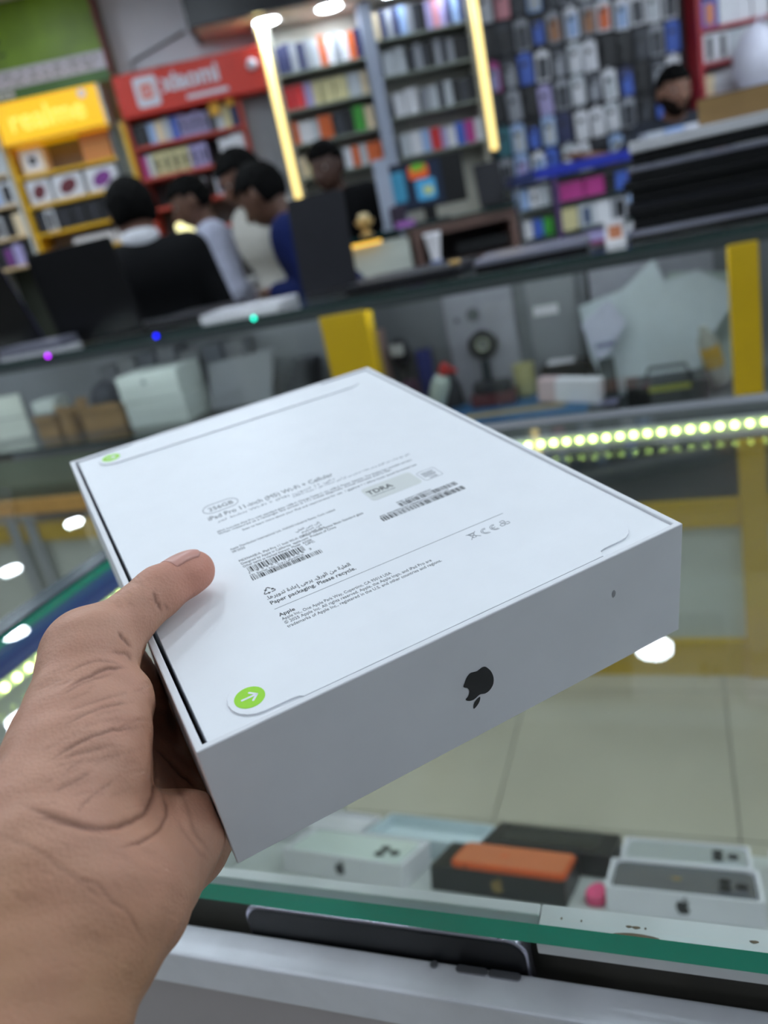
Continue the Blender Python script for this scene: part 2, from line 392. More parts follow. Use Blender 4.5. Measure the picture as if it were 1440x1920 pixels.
def phone_back(o, W, D, T, m, mc, x0=0, y0=0, z0=0, cams=True, rim=None, logo=None):
    """phone lying screen down: body, camera plateau with lenses, buttons"""
    MB().rbox(x0, y0, z0, x0+W, y0+D, z0+T, 0.011, seg=6).build('body', m, o, bevel=0.0016, seg=3)
    if cams:
        p = MB().rbox(x0+W-.040, y0+.006, z0+T, x0+W-.006, y0+.042, z0+T+.0018, 0.009, seg=5).build('camera_plateau', m, o, bevel=0.0006)
        for cx, cy in ((.015,.015), (.033,.024), (.015,.034)):
            MB().lathe([(.0068,0),(.0068,.0022),(.0056,.0024),(.0050,.0012),(.001,.0012)], 20, M=Matrix.Translation((x0+W-.048+cx, y0+cy, z0+T+.0018))).build('camera_lens', mc, p)
    if logo: emblem(0.014, Matrix.Translation((x0+W*.45, y0+D*.5, z0+T)) @ Matrix.Rotation(math.radians(90), 4, 'Z'), logo, o)
# ------------------------------------------------------------------ the white tablet box in the hand
BOX_O = Vector((-0.07183228, 0.20448807, 1.16222104))
BOX_R = Matrix(((0.92759, -0.37163, 0.03818), (0.37291, 0.91489, -0.15463), (0.02253, 0.15767, 0.98723)))
BW, BL, BH = 0.2, 0.2783, 0.0527
M_card = mat('white_coated_card', (0.93, 0.935, 0.95), 0.42, var=0.012, scale=60, spec=0.35)
M_side = mat('white_card_side', (0.90, 0.90, 0.915), 0.5, var=0.03, scale=25, spec=0.3)
M_ink = mat('black_print', (0.10, 0.10, 0.12), 0.6, var=0)
M_grey_ink = mat('grey_print', (0.42, 0.43, 0.46), 0.6, var=0)
M_green = mat('green_dot', (0.60, 0.86, 0.06), 0.5, var=0)
M_sticker = mat('pale_sticker', (0.86, 0.87, 0.86), 0.3, var=0.01)
M_logo = mat('black_foil_logo', (0.10, 0.105, 0.13), 0.3, var=0.05)
M_smudge = mat('grey_scuff', (0.62, 0.62, 0.64), 0.6, var=0.1, scale=900)
box = empty('tablet_box', BOX_O, label='large white tablet box held upside down in the hand', cat='box')
box.matrix_world = Matrix.Translation(BOX_O) @ BOX_R.to_4x4()
def lid():
    b = MB(); r = 0.0026; d = 0.040
    o = [(0,0),(BW,0),(BW,BL),(0,BL)]; i = [(r,r),(BW-r,r),(BW-r,BL-r),(r,BL-r)]
    vs = [(x,y,-BH) for x,y in o] + [(x,y,0) for x,y in o] + [(x,y,0) for x,y in i] + [(x,y,-d) for x,y in i]
    fs = [(3,2,1,0)]
    for k in range(4):
        j = (k+1) % 4
        fs += [(k,j,4+j,4+k), (4+k,4+j,8+j,8+k), (8+k,8+j,12+j,12+k)]
    fs.append((12,13,14,15)); b.add(vs, fs); return b
lid().build('lid', M_side, box, bevel=0.0005, seg=2)
MB().rbox(0.0043, 0.0031, -0.0395, BW-0.0030, BL-0.0030, -0.0010, 0.0008, seg=2).build('inner_tray', M_card, box, bevel=0.0003)
TZ = -0.0010
# pull strips with their finger tabs: a low raised strip, wider at the left and right ends
def pull_strip(y0, y1, edge, sgn):
    """strip between x .0145 and .184; its outer side runs to the rim except under the two rounded tabs"""
    pts = []
    def P(x, y): pts.append((x, edge + sgn * y))
    ar = lambda cx, cy, r, a0, a1, n=7: [P(cx + r*math.cos(math.radians(a0+(a1-a0)*k/n)), cy + r*math.sin(math.radians(a0+(a1-a0)*k/n))) for k in range(n+1)]
    P(0.0375, 0.0031); P(0.1625, 0.0031); P(0.1640, 0.0062); P(0.1660, 0.0068)
    ar(0.1745, 0.0164, 0.0096, -90, 90, 10)
    ar(0.0245, 0.0143, 0.0096, 90, 270, 10)
    P(0.0338, 0.0046); P(0.0362, 0.0042)
    if sgn < 0: pts.reverse()
    return pts
for nm, edge, sgn in (('pull_strip', 0, 1), ('pull_strip', BL, -1)):
    st = MB().prism(pull_strip(0, 0, edge, sgn), TZ, TZ + 0.0007).build(nm, M_card, box, bevel=0.00012, seg=2)
    cy = edge + sgn * 0.0137
    g = MB().cyl((0.0222, cy), 0.0052, TZ + 0.0007, TZ + 0.00076, 40).build('green_dot', M_green, st)
    a = MB()
    if sgn > 0 or True:
        Mx = Matrix.Translation((0.0222, cy, 0))
        for (x0, y0, x1, y1) in ((-0.0026, 0, 0.0024, 0), (0.0006, 0.0021, 0.0026, 0), (0.0006, -0.0021, 0.0026, 0)):
            L = math.hypot(x1-x0, y1-y0); an = math.atan2(y1-y0, x1-x0)
            a.prism(rrect(-0.00042, -0.00042, L+0.00042, 0.00042, 0.0004, 3), TZ+0.00076, TZ+0.00084, 0, Mx @ Matrix.Translation((x0, y0, 0)) @ Matrix.Rotation(an, 4, 'Z'))
    ar = a.build('arrow', M_card, st)
# dashed tear line beside the front strip
tl = MB()
for k in range(24): tl.box(0.034 + k*0.0058, 0.0239, TZ, 0.0382 + k*0.0058, 0.0241, TZ + 0.00042)
tl.build('tear_line', M_sticker, box)
# ---- lettering
def arab(s):
    F = {'ا':('FE8D','FE8E'), 'ل':('FEDD','FEDE','FEDF','FEE0'), 'ع':('FEC9','FECA','FECB','FECC'), 'ب':('FE8F','FE90','FE91','FE92'), 'ة':('FE93','FE94'),
         'م':('FEE1','FEE2','FEE3','FEE4'), 'ن':('FEE5','FEE6','FEE7','FEE8'), 'و':('FEED','FEEE'), 'ر':('FEAD','FEAE'), 'ق':('FED5','FED6','FED7','FED8'),
         'ي':('FEF1','FEF2','FEF3','FEF4'), 'ج':('FE9D','FE9E','FE9F','FEA0'), 'ى':('FEEF','FEF0'), 'إ':('FE87','FE88'), 'د':('FEA9','FEAA'), 'ت':('FE95','FE96','FE97','FE98'),
         'ه':('FEE9','FEEA','FEEB','FEEC'), 'س':('FEB1','FEB2','FEB3','FEB4'), 'ش':('FEB5','FEB6','FEB7','FEB8'), 'ط':('FEC1','FEC2','FEC3','FEC4')}
    out = []
    for i, c in enumerate(s):
        if c not in F: out.append(c); continue
        p = i > 0 and s[i-1] in F and len(F[s[i-1]]) == 4; n = i < len(s)-1 and s[i+1] in F and len(F[c]) == 4
        f = F[c]; out.append(chr(int(f[(3 if n else 1) if p else (2 if n else 0)], 16)))
    return ''.join(reversed(out))
def line(body, x0, y, x1, h, m=M_ink, bold=0.0, name='printed_text', ref=None):
    o = text(name, body, h / 0.72, m, box, (x0, y, TZ + 0.00002), bold=bold)
    wd = max(v.co.x for v in o.data.vertices) - min(v.co.x for v in o.data.vertices) if len(o.data.vertices) else 1
    if x1: o.scale = ((x1 - x0) / wd, 1, 1)
    return o
X0 = 0.0470
M_mid = mat('dark_grey_print', (0.30, 0.31, 0.33), 0.6, var=0)
line('256GB', 0.0500, 0.1545, 0.0625, 0.0040, M_mid)
pl = MB(); ring = rrect(0.0474, 0.1518, 0.0652, 0.1612, 0.0047, 8)
pl.tube([(x, y, TZ) for x, y in ring], 0.00016, 4, closed=True); pl.build('capacity_outline', M_grey_ink, box)
line('iPad Pro 11-inch (M5) Wi-Fi + Cellular', X0, 0.1452, 0.1130, 0.0042, M_mid)
line(arab('بنشط لمر') + ' Wi-Fi' + ' + (M5) ' + arab('تسوب') + ' 11 ' + arab('دابي'), 0.0500, 0.1408, 0.1120, 0.0019, M_grey_ink)
line('(USB-C ' + arab('سلك') + ' 1 ' + arab('عن سرعات نقل') + ') ' + arab('دابي مع جراب من الورق يرجى إعادة تسليم من الأ') , 0.0880, 0.1380, 0.1535, 0.0017, M_grey_ink)
line('[EN] Includes iPad Pro with standard glass, USB-C Charge Cable (1 m), USB-C Power Adapter. The display has rounded corners.', X0, 0.1310, 0.1510, 0.0018, M_mid)
line('When measured as a rectangle, the screen is 11.1 inches diagonally. Actual viewable area is less.', X0, 0.1286, 0.1380, 0.0018, M_mid)
line('Scan to learn more about your iPad and requirements for use.  1 gigabyte = 1 billion bytes; actual formatted less', 0.0572, 0.1244, 0.1500, 0.0018, M_mid)
line('Apple Distribution International Ltd., Hollyhill Industrial Estate, Cork, Ireland', X0, 0.1112, 0.0985, 0.0018, M_mid)
line('09/2025', X0, 0.1085, 0.0530, 0.0018, M_mid)
for k, (t, x) in enumerate(((arab('إلى دبي العلي'), 0.0760), (arab('من تسليم'), 0.0780), (arab('ورق العلبة تدوير'), 0.0760))):
    line(t, x, 0.1055 - k*0.0026, 0.0880, 0.0018, M_mid)
line('MEXN4AB/A, iPad Pro 11 Inch Wi-Fi Cellular 256GB Space Black Standard glass', X0, 0.0990, 0.1070, 0.0019, M_ink)
line('Designed by Apple in California  apple.com  Product of China', X0, 0.0962, 0.0920, 0.0019, M_ink)
line('Other items as marked thereon  Model  A3358', X0, 0.0935, 0.0790, 0.0019, M_ink)
def barcode(x0, x1, y, h, seed):
    r = random.Random(seed); b = MB(); x = x0
    while x < x1:
        wd = r.choice((0.00022, 0.00022, 0.00044, 0.0007)); b.box(x, y, TZ, min(x + wd, x1), y + h, TZ + 0.00004)
        x += wd + r.choice((0.00022, 0.0003, 0.0005))
    b.build('barcode', M_ink, box)
barcode(X0 + 0.001, 0.0740, 0.0880, 0.0046, 3)
line('1   9 5 9 5 0   4 0 9 6 6   3', X0, 0.0868, 0.0755, 0.0016, M_ink)
line('UPC', 0.0752, 0.0915, 0.0795, 0.0016, M_ink)
line('(S) Serial No. C91LPJH0VX', X0, 0.0848, 0.0715, 0.0014, M_ink)
barcode(X0, 0.0788, 0.0812, 0.0032, 5)
line('IMEI 35847138829547', 0.1234, 0.0966, 0.1420, 0.0012, M_ink)
barcode(0.1234, 0.1541, 0.0925, 0.0036, 8)
line('EID 89049032007408883502159430861207', 0.1115, 0.0905, 0.1480, 0.0012, M_ink)
barcode(0.1110, 0.1545, 0.0863, 0.0038, 11)
line(arab('العلبة من الورق. يرجى إعادة تدويرها.'), X0, 0.0640, 0.0838, 0.0025, M_ink, 0.00004)
line('Paper packaging. Please recycle.', X0, 0.0598, 0.0842, 0.0025, M_ink, 0.00004)
MB().box(X0, 0.0560, TZ, 0.1537, 0.05625, TZ + 0.00004).build('printed_rule', M_grey_ink, box)
line('Apple', X0, 0.0503, 0.0535, 0.0022, M_ink, 0.00004)
line('Apple Inc., One Apple Park Way, Cupertino, CA 95014 USA', X0, 0.0473, 0.0940, 0.0019, M_mid)
line('© 2025 Apple Inc. All rights reserved. Apple, the Apple logo, and iPad Pro are', X0, 0.0445, 0.1110, 0.0019, M_mid)
line('trademarks of Apple Inc., registered in the U.S. and other countries and regions.', X0, 0.0417, 0.1140, 0.0019, M_mid)
# recycling triangle
rc = MB()
def chase(b, cx, cy, r, wd, n=3, z=TZ):
    for k in range(n):
        a0 = math.radians(90 + 360*k/n); p = [Vector((cx + r*math.cos(a0 + t), cy + r*0.95*math.sin(a0 + t), z)) for t in (0.25, 1.0, 1.45)]
        b.tube(p, wd, 5)
        d = (p[2]-p[1]).normalized(); nn = Vector((-d.y, d.x, 0)); tip = p[2] + d*wd*4
        b.add([p[2]+nn*wd*3, p[2]-nn*wd*3, tip, p[2]+nn*wd*3+Vector((0,0,.00004)), p[2]-nn*wd*3+Vector((0,0,.00004)), tip+Vector((0,0,.00004))], [(0,2,1),(3,4,5),(0,1,4,3),(1,2,5,4),(2,0,3,5)])
def tri(b, cx, cy, r, wd, z=TZ):
    C3 = [Vector((cx + r*math.cos(math.radians(90+120*k)), cy + r*.95*math.sin(math.radians(90+120*k)), z)) for k in range(3)]
    for k in range(3):
        A, B, D = C3[k-1], C3[k], C3[(k+1) % 3]
        p = [A.lerp(B, .62), A.lerp(B, .88), B.lerp(D, .12), B.lerp(D, .36)]; b.tube(p, wd, 5)
        d = (D-B).normalized(); nn = Vector((-d.y, d.x, 0)); t0 = p[3]; tip = t0 + d*wd*5; up = Vector((0,0,.00004))
        b.add([t0+nn*wd*3.4, t0-nn*wd*3.4, tip, t0+nn*wd*3.4+up, t0-nn*wd*3.4+up, tip+up], [(0,2,1),(3,4,5),(0,1,4,3),(1,2,5,4),(2,0,3,5)])
tri(rc, 0.0498, 0.0697, 0.0031, 0.00022); rc.build('recycling_mark', M_ink, box)
# bin mark, CE mark, loop mark
ic = MB(); z = TZ
def seg(p, wd=0.00013, closed=False): ic.tube([(x, y, z) for x, y in p], wd, 4, closed=closed)
seg([(0.1329,0.0510),(0.1350,0.0510),(0.1346,0.0478),(0.1333,0.0478)], closed=True); seg([(0.1318,0.0518),(0.1364,0.0472)]); seg([(0.1364,0.0520),(0.1318,0.0472)]); seg([(0.1324,0.0513),(0.1356,0.0513)])
for cx in (0.1402, 0.1447):
    for rr in (0.0022, 0.0015): seg([(cx + rr*math.cos(math.radians(a)), 0.0490 + rr*math.sin(math.radians(a))) for a in range(70, 300, 20)])
seg([(0.1432,0.0490),(0.1448,0.0490)])
for k in range(3):
    a = math.radians(90 + 120*k); seg(rrect(0.1493 + 0.0014*math.cos(a) - .0010, 0.0490 + 0.0014*math.sin(a) - .0008, 0.1493 + 0.0014*math.cos(a) + .0010, 0.0490 + 0.0014*math.sin(a) + .0008, 0.0006, 3), closed=True)
ic.build('certification_marks', M_grey_ink, box)
# regulator sticker and the small framed stamp
stk = MB().rbox(0.1160, 0.1062, TZ, 0.1432, 0.1208, TZ + 0.00008, 0.0022, 0).build('regulator_sticker', M_sticker, box)
o = text('printed_text', 'TDRA', 0.0058, M_ink, stk, (0.1172, 0.1128, TZ + 0.0001), bold=0.00006); o.scale = (0.0132 / max(v.co.x for v in o.data.vertices), 1, 1)
o = text('printed_text', 'Telecommunications and Digital', 0.0011, M_mid, stk, (0.1176, 0.1105, TZ + 0.0001)); o.scale = (0.0125 / max(v.co.x for v in o.data.vertices), 1, 1)
fr = MB(); fr.tube([(x, y, TZ) for x, y in rrect(0.1447, 0.1064, 0.1546, 0.1164, 0.0010, 4)], 0.00010, 4, closed=True)
for k in range(4): fr.box(0.1462, 0.1138 - k*0.0013, TZ, 0.1530 - 0.0006*(k % 2), 0.1143 - k*0.0013, TZ + 0.00004)
fr.build('framed_stamp', M_grey_ink, box)
o = line('2585', 0.1475, 0.1072, 0.1520, 0.0016, M_grey_ink)
# the fruit emblem (upside down, as the box is) and a scuff on the front side
APPLE = tessellate([(0,.035),(.10,.012),(.19,.0),(.29,.07),(.37,.20),(.415,.31),(.315,.40),(.275,.52),(.315,.65),(.40,.725),(.32,.81),(.18,.845),(.0,.785),(-.16,.835),(-.30,.80),(-.41,.67),(-.44,.47),(-.385,.24),(-.27,.05),(-.18,.0),(-.10,.012)], 5)
LEAF = tessellate([(.0,.86),(.03,.99),(.12,1.09),(.215,1.13),(.20,1.0),(.12,.90)], 5)
def emblem(h, M, m, parent, name='fruit_emblem', depth=0.0001):
    b = MB(); s = h / 1.13
    for out in (APPLE, LEAF): b.prism([(x*s, (y-.5)*s) for x, y in out], 0, depth, 0, M)
    return b.build(name, m, parent)
emblem(0.0170, Matrix.Translation((0.1003, -0.0001, -0.0287)) @ Matrix.Rotation(math.radians(90), 4, 'X') @ Matrix.Rotation(math.pi, 4, 'Z'), M_logo, box)
MB().prism(tessellate([(0,0),(.0012,.0004),(.0015,.0022),(.0006,.0034),(-.0004,.0020)],3), 0, 0.00003, 0, Matrix.Translation((0.1640,-0.00003,-0.0190)) @ Matrix.Rotation(math.radians(90),4,'X')).build('scuff', M_smudge, box)
# ------------------------------------------------------------------ the left hand that holds the box
BRn = np.array(BOX_R, dtype=np.float32); BOn = V3(BOX_O)
def bl(a, b, c): return BOX_O + BOX_R @ Vector((a, b, c))
def box_d(P, grow):
    q = (P - BOn) @ BRn                        # local coordinates
    c = np.array([BW/2, BL/2, -BH/2], dtype=np.float32); h = np.array([BW/2, BL/2, BH/2], dtype=np.float32) + grow
    a = np.abs(q - c) - h
    return np.linalg.norm(np.maximum(a, 0), axis=1) + np.minimum(a.max(axis=1), 0)
# joints
T_tip, T_ip, T_mcp, T_cmc = at_d(364,1070,.3155), at_d(300,1108,.303), at_d(160,1228,.277), at_d(100,1500,.238)
WR_T, WR_P = at_d(75,1640,.222), at_d(172,1722,.222)          # thumb side and little-finger side of the wrist
FA_T, FA_P = at_d(-90,2050,.185), at_d(5,2060,.190)         # further up the forearm
MC = [bl(-.014,.098,-.060), bl(-.014,.076,-.066), bl(-.013,.053,-.067), bl(-.010,.030,-.0650)]      # index..little knuckle bases
FING = [
  [MC[0], bl(.026,.106,-.0640), bl(.050,.108,-.0632), bl(.068,.109,-.0615)],
  [MC[1], bl(.030,.082,-.0645), bl(.057,.084,-.0635), bl(.077,.085,-.0617)],
  [MC[2], bl(.028,.058,-.0640), bl(.053,.060,-.0630), bl(.072,.061,-.0612)],
  [MC[3], bl(.020,.035,-.0625), bl(.039,.037,-.0615), bl(.054,.038,-.0602)]]
FR = [(.0112,.0096,.0084,.0070), (.0115,.0098,.0086,.0072), (.0110,.0094,.0082,.0070), (.0098,.0084,.0074,.0062)]
palm_n = (at_d(300,1500,.25) - at_d(300,1500,.30)).normalized()
def thumb_field(P):
    d = cap_d(P, T_ip, T_tip, .0091, .0074)
    d = smin(d, ell_d(P, T_ip.lerp(T_tip, .72), TAX, (.0125,.0092,.0082)), .003)
    return d
tdir = (T_tip - T_ip).normalized(); tn = BOX_R @ Vector((0,0,1)); tside = tn.cross(tdir).normalized(); tn = tdir.cross(tside).normalized()
TAX = (tdir, tside, tn)
def hand_field(P):
    # forearm and wrist
    d = cap_d(P, WR_T, FA_T, .0215, .0250)
    d = smin(d, cap_d(P, WR_P, FA_P, .0195, .0240), .02)
    d = smin(d, cap_d(P, WR_T, WR_P, .0190, .0185), .012)
    # metacarpals
    for i, (w0, r0, r1) in enumerate(((.1,.0165,.0118),(.38,.0160,.0122),(.68,.0155,.0120),(.98,.0165,.0108))):
        d = smin(d, cap_d(P, WR_T.lerp(WR_P, w0), MC[i], r0, r1), .012)
    d = smin(d, cap_d(P, MC[0], MC[3], .0120, .0118), .010)
    d = smin(d, cap_d(P, bl(-.030,.085,-.050), bl(-.024,.024,-.062), .0130, .0135), .014)
    # thumb ball and the heel of the palm
    d = smin(d, cap_d(P, T_cmc, T_mcp, .0205, .0130), .012)
    d = smin(d, cap_d(P, at_d(165,1440,.250), at_d(215,1320,.268), .0205, .0135), .008)
    d = smin(d, cap_d(P, at_d(255,1660,.238), at_d(350,1560,.262), .0170, .0135), .012)
    # web between thumb and forefinger
    d = smin(d, cap_d(P, at_d(185,1265,.288), MC[0], .0105, .0100), .014)
    d = smin(d, cap_d(P, at_d(222,1228,.297), bl(-.008,.088,-.034), .0080, .0105), .010)
    # thumb
    t = smin(cap_d(P, T_mcp, T_ip, .0125, .0093), thumb_field(P), .004)
    t = smin(t, ell_d(P, T_mcp.lerp(T_ip,.10), TAX, (.012,.0135,.0125)), .006)
    d = smin(d, t, .009)
    # fingers under the box
    for f, r in zip(FING, FR):
        g = cap_d(P, f[0], f[1], r[0], r[1])
        for k in (1, 2): g = smin(g, cap_d(P, f[k], f[k+1], r[k], r[k+1]), .003)
        d = smin(d, g, .0035)
    return smax(d, -box_d(P, .0003), .0012)
pts = [T_tip, T_ip, T_mcp, T_cmc, WR_T, WR_P] + [p for f in FING for p in f]
lo = np.min([V3(p) for p in pts], 0) - .035; hi = np.max([V3(p) for p in pts], 0) + .035
FAd = [V3(FA_T), V3(FA_P)]; lo = np.minimum(lo, np.min(FAd, 0) - .03); hi = np.maximum(hi, np.max(FAd, 0) + .03)
hv, hf = sdf_mesh(hand_field, lo, hi, .0008)
hv = relax(hv, hf, 6)
# skin folds pressed into the surface (depths in metres)
def vnormals(v, f):
    n = np.cross(v[f[:, 2]] - v[f[:, 0]], v[f[:, 3]] - v[f[:, 1]]); out = np.zeros_like(v)
    for k in range(4): np.add.at(out, f[:, k], n)
    return out / (np.linalg.norm(out, axis=1)[:, None] + 1e-12)
hn = vnormals(hv, hf); rel = hv - np.array(EYE); cx = rel @ np.array(RIGHT); cy = rel @ np.array(DOWN); cz = rel @ np.array(FWD)
hpx = np.stack([cx / cz * F_PX + 720, cy / cz * F_PX + 960], 1); facing = -(hn * rel).sum(1) / np.linalg.norm(rel, axis=1)
FOLDS = [  # (pixel polyline of the fold as seen from the eye, depth mm, half width mm)
 ([(305,1150),(293,1125),(288,1108)], .9, 1.0), ([(318,1147),(305,1130)], .5, .8), ([(262,1085),(240,1078),(215,1092)], .35, .7), ([(275,1098),(245,1090),(222,1100)], .3, .6),
 ([(248,1215),(232,1200),(222,1182)], 1.0, 1.0), ([(250,1240),(236,1225),(205,1222)], .7, .9), ([(240,1252),(190,1258),(120,1295)], 1.0, 1.0), ([(235,1248),(180,1240),(120,1262)], .5, .8),
 ([(215,1262),(160,1280),(110,1308)], .6, .8), ([(245,1318),(190,1328),(110,1365)], .7, .8), ([(230,1300),(170,1318),(120,1335)], .45, .7), ([(270,1362),(200,1372),(150,1392),(85,1430)], .9, .9),
 ([(215,1395),(160,1410),(110,1425)], .5, .8), ([(175,1445),(140,1465),(95,1485)], .6, .8), ([(225,1453),(170,1495),(140,1530)], .5, .7), ([(160,1420),(120,1450)], .4, .7),
 ([(285,1400),(292,1460),(275,1520),(230,1545),(170,1552),(80,1525),(40,1505)], 1.3, 1.4), ([(215,1568),(120,1545),(60,1530)], .6, .9),
 ([(290,1400),(330,1440),(372,1480)], 1.3, 1.2), ([(298,1470),(312,1530),(280,1570),(220,1590)], .9, 1.0), ([(330,1530),(360,1580),(395,1620)], .35, 1.0), ([(312,1440),(345,1500),(368,1560),(400,1610)], .4, 1.2),
 ([(120,1622),(150,1648),(182,1660),(212,1692),(238,1708),(262,1748),(280,1775)], .5, .9), ([(70,1590),(130,1640),(200,1690)], .4, .9), ([(0,1565),(60,1590),(110,1618)], .4, 1.0)]
R9 = random.Random(9)
for _ in range(70):                                        # fine secondary lines over the thumb ball and the wrist
    x, y = R9.uniform(60, 265), R9.uniform(1270, 1520); L = R9.uniform(18, 70); sl = R9.uniform(-.45, -.12)
    FOLDS.append(([(x, y), (x + L*.5, y + L*.5*sl + R9.uniform(-3, 3)), (x + L, y + L*sl)], R9.uniform(.12, .34), R9.uniform(.45, .8)))
for _ in range(46):
    x, y = R9.uniform(10, 320), R9.uniform(1560, 1800); L = R9.uniform(20, 80); sl = R9.uniform(.25, .75)
    FOLDS.append(([(x, y), (x + L*.5, y + L*.5*sl + R9.uniform(-4, 4)), (x + L, y + L*sl)], R9.uniform(.06, .20), R9.uniform(.5, .9)))
for _ in range(26):
    x, y = R9.uniform(205, 290), R9.uniform(1075, 1135); L = R9.uniform(10, 26); sl = R9.uniform(.2, 1.1)
    FOLDS.append(([(x, y), (x + L*.5, y + L*.5*sl + R9.uniform(-2, 2)), (x + L, y + L*sl)], R9.uniform(.10, .28), R9.uniform(.35, .6)))
def curve(pts, n=6):
    P = [np.array(p, float) for p in pts]; P = [2*P[0]-P[1]] + P + [2*P[-1]-P[-2]]; out = []
    for i in range(1, len(P)-2):
        for k in range(n):
            t = k/n; out.append(.5*((2*P[i]) + (P[i+1]-P[i-1])*t + (2*P[i-1]-5*P[i]+4*P[i+1]-P[i+2])*t*t + (-P[i-1]+3*P[i]-3*P[i+1]+P[i+2])*t**3))
    return np.array(out + [P[-2]])
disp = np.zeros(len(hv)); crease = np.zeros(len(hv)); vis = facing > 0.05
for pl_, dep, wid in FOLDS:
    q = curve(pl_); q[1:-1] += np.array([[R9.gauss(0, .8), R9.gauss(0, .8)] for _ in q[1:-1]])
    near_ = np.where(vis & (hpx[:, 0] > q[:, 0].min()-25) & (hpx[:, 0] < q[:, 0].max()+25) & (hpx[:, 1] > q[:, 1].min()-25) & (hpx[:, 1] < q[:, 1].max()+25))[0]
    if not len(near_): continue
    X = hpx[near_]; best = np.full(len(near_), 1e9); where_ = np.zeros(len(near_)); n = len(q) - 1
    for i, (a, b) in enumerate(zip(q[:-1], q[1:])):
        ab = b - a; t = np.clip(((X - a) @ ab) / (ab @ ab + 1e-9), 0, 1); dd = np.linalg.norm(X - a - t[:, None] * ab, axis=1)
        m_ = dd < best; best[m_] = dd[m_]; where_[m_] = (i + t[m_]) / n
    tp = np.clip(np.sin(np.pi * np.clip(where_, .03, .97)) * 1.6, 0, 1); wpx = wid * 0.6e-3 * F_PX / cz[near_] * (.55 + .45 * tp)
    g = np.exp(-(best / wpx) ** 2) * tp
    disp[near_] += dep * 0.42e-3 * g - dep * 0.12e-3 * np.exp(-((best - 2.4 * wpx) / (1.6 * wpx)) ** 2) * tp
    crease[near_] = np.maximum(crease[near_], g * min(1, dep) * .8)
lump = sum(np.sin(hv @ np.array([R9.gauss(0, 1), R9.gauss(0, 1), R9.gauss(0, 1)]) * fq + R9.uniform(0, 6.3)) for fq in (140, 170, 210, 260, 320, 400))   # soft unevenness of the flesh
hv2 = hv - hn * (disp + .00011 * lump)[:, None]
def skin_material():
    m = bpy.data.materials.new('skin'); m.use_nodes = True; nt = m.node_tree; b = nt.nodes['Principled BSDF']
    b.inputs['Roughness'].default_value = 0.52; b.inputs['Specular IOR Level'].default_value = 0.35
    b.inputs['Subsurface Weight'].default_value = 0.12; b.inputs['Subsurface Radius'].default_value = (1.0, 0.35, 0.2); b.inputs['Subsurface Scale'].default_value = 0.004
    at = nt.nodes.new('ShaderNodeAttribute'); at.attribute_name = 'tone'; sp = nt.nodes.new('ShaderNodeSeparateColor'); nt.links.new(at.outputs['Color'], sp.inputs[0])
    tc = nt.nodes.new('ShaderNodeTexCoord'); n1 = nt.nodes.new('ShaderNodeTexNoise'); n1.inputs['Scale'].default_value = 45; n1.inputs['Detail'].default_value = 5
    nt.links.new(tc.outputs['Object'], n1.inputs['Vector'])
    def mix(a, c, f):
        x = nt.nodes.new('ShaderNodeMix'); x.data_type = 'RGBA'
        for s, val in ((x.inputs[6], a), (x.inputs[7], c)):
            if hasattr(val, 'type'): nt.links.new(val, s)
            else: s.default_value = (*lin(val), 1)
        nt.links.new(f, x.inputs[0]); return x.outputs[2]
    c = mix((0.69, 0.515, 0.395), (0.775, 0.585, 0.495), sp.outputs[1])       # back of the hand / palm side
    c = mix(c, (0.82, 0.545, 0.47), sp.outputs[2])                          # flushed fingertip
    rmp = nt.nodes.new('ShaderNodeMapRange'); rmp.inputs[1].default_value = 0.35; rmp.inputs[2].default_value = 0.75; nt.links.new(n1.outputs['Fac'], rmp.inputs[0]); rmp.inputs[4].default_value = 0.35
    c = mix(c, (0.72, 0.49, 0.41), rmp.outputs[0])
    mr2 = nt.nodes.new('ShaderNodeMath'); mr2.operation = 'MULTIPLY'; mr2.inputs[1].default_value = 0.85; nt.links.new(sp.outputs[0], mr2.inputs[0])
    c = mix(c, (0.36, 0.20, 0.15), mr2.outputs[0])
    nt.links.new(c, b.inputs['Base Color'])
    w1 = nt.nodes.new('ShaderNodeTexVoronoi'); w1.inputs['Scale'].default_value = 900; nt.links.new(tc.outputs['Object'], w1.inputs['Vector'])
    n2 = nt.nodes.new('ShaderNodeTexNoise'); n2.inputs['Scale'].default_value = 260; n2.inputs['Detail'].default_value = 4; nt.links.new(tc.outputs['Object'], n2.inputs['Vector'])
    ad = nt.nodes.new('ShaderNodeMath'); nt.links.new(w1.outputs['Distance'], ad.inputs[0]); nt.links.new(n2.outputs['Fac'], ad.inputs[1])
    bp = nt.nodes.new('ShaderNodeBump'); bp.inputs['Strength'].default_value = 0.22; bp.inputs['Distance'].default_value = 0.0006
    nt.links.new(ad.outputs[0], bp.inputs['Height']); nt.links.new(bp.outputs['Normal'], b.inputs['Normal']); return m
M_skin = skin_material()
hand_at = at_d(150, 1650, .23)
me = np_mesh('hand', hv2 - np.array(hand_at), hf, M_skin)
pal = 1 / (1 + np.exp(-((hn @ np.array(palm_n)) - .25) * 5)); dist_fa = (hv - V3(WR_T)) @ V3((FA_T - WR_T).normalized()); pal *= 1 / (1 + np.exp((dist_fa - .004) * 180))
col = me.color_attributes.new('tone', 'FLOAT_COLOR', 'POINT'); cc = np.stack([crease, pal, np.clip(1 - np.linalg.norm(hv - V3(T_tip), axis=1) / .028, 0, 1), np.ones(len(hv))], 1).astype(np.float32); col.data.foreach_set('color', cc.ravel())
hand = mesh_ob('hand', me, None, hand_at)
tag(hand, 'bare left hand and forearm gripping the white box, thumb on top', 'hand')
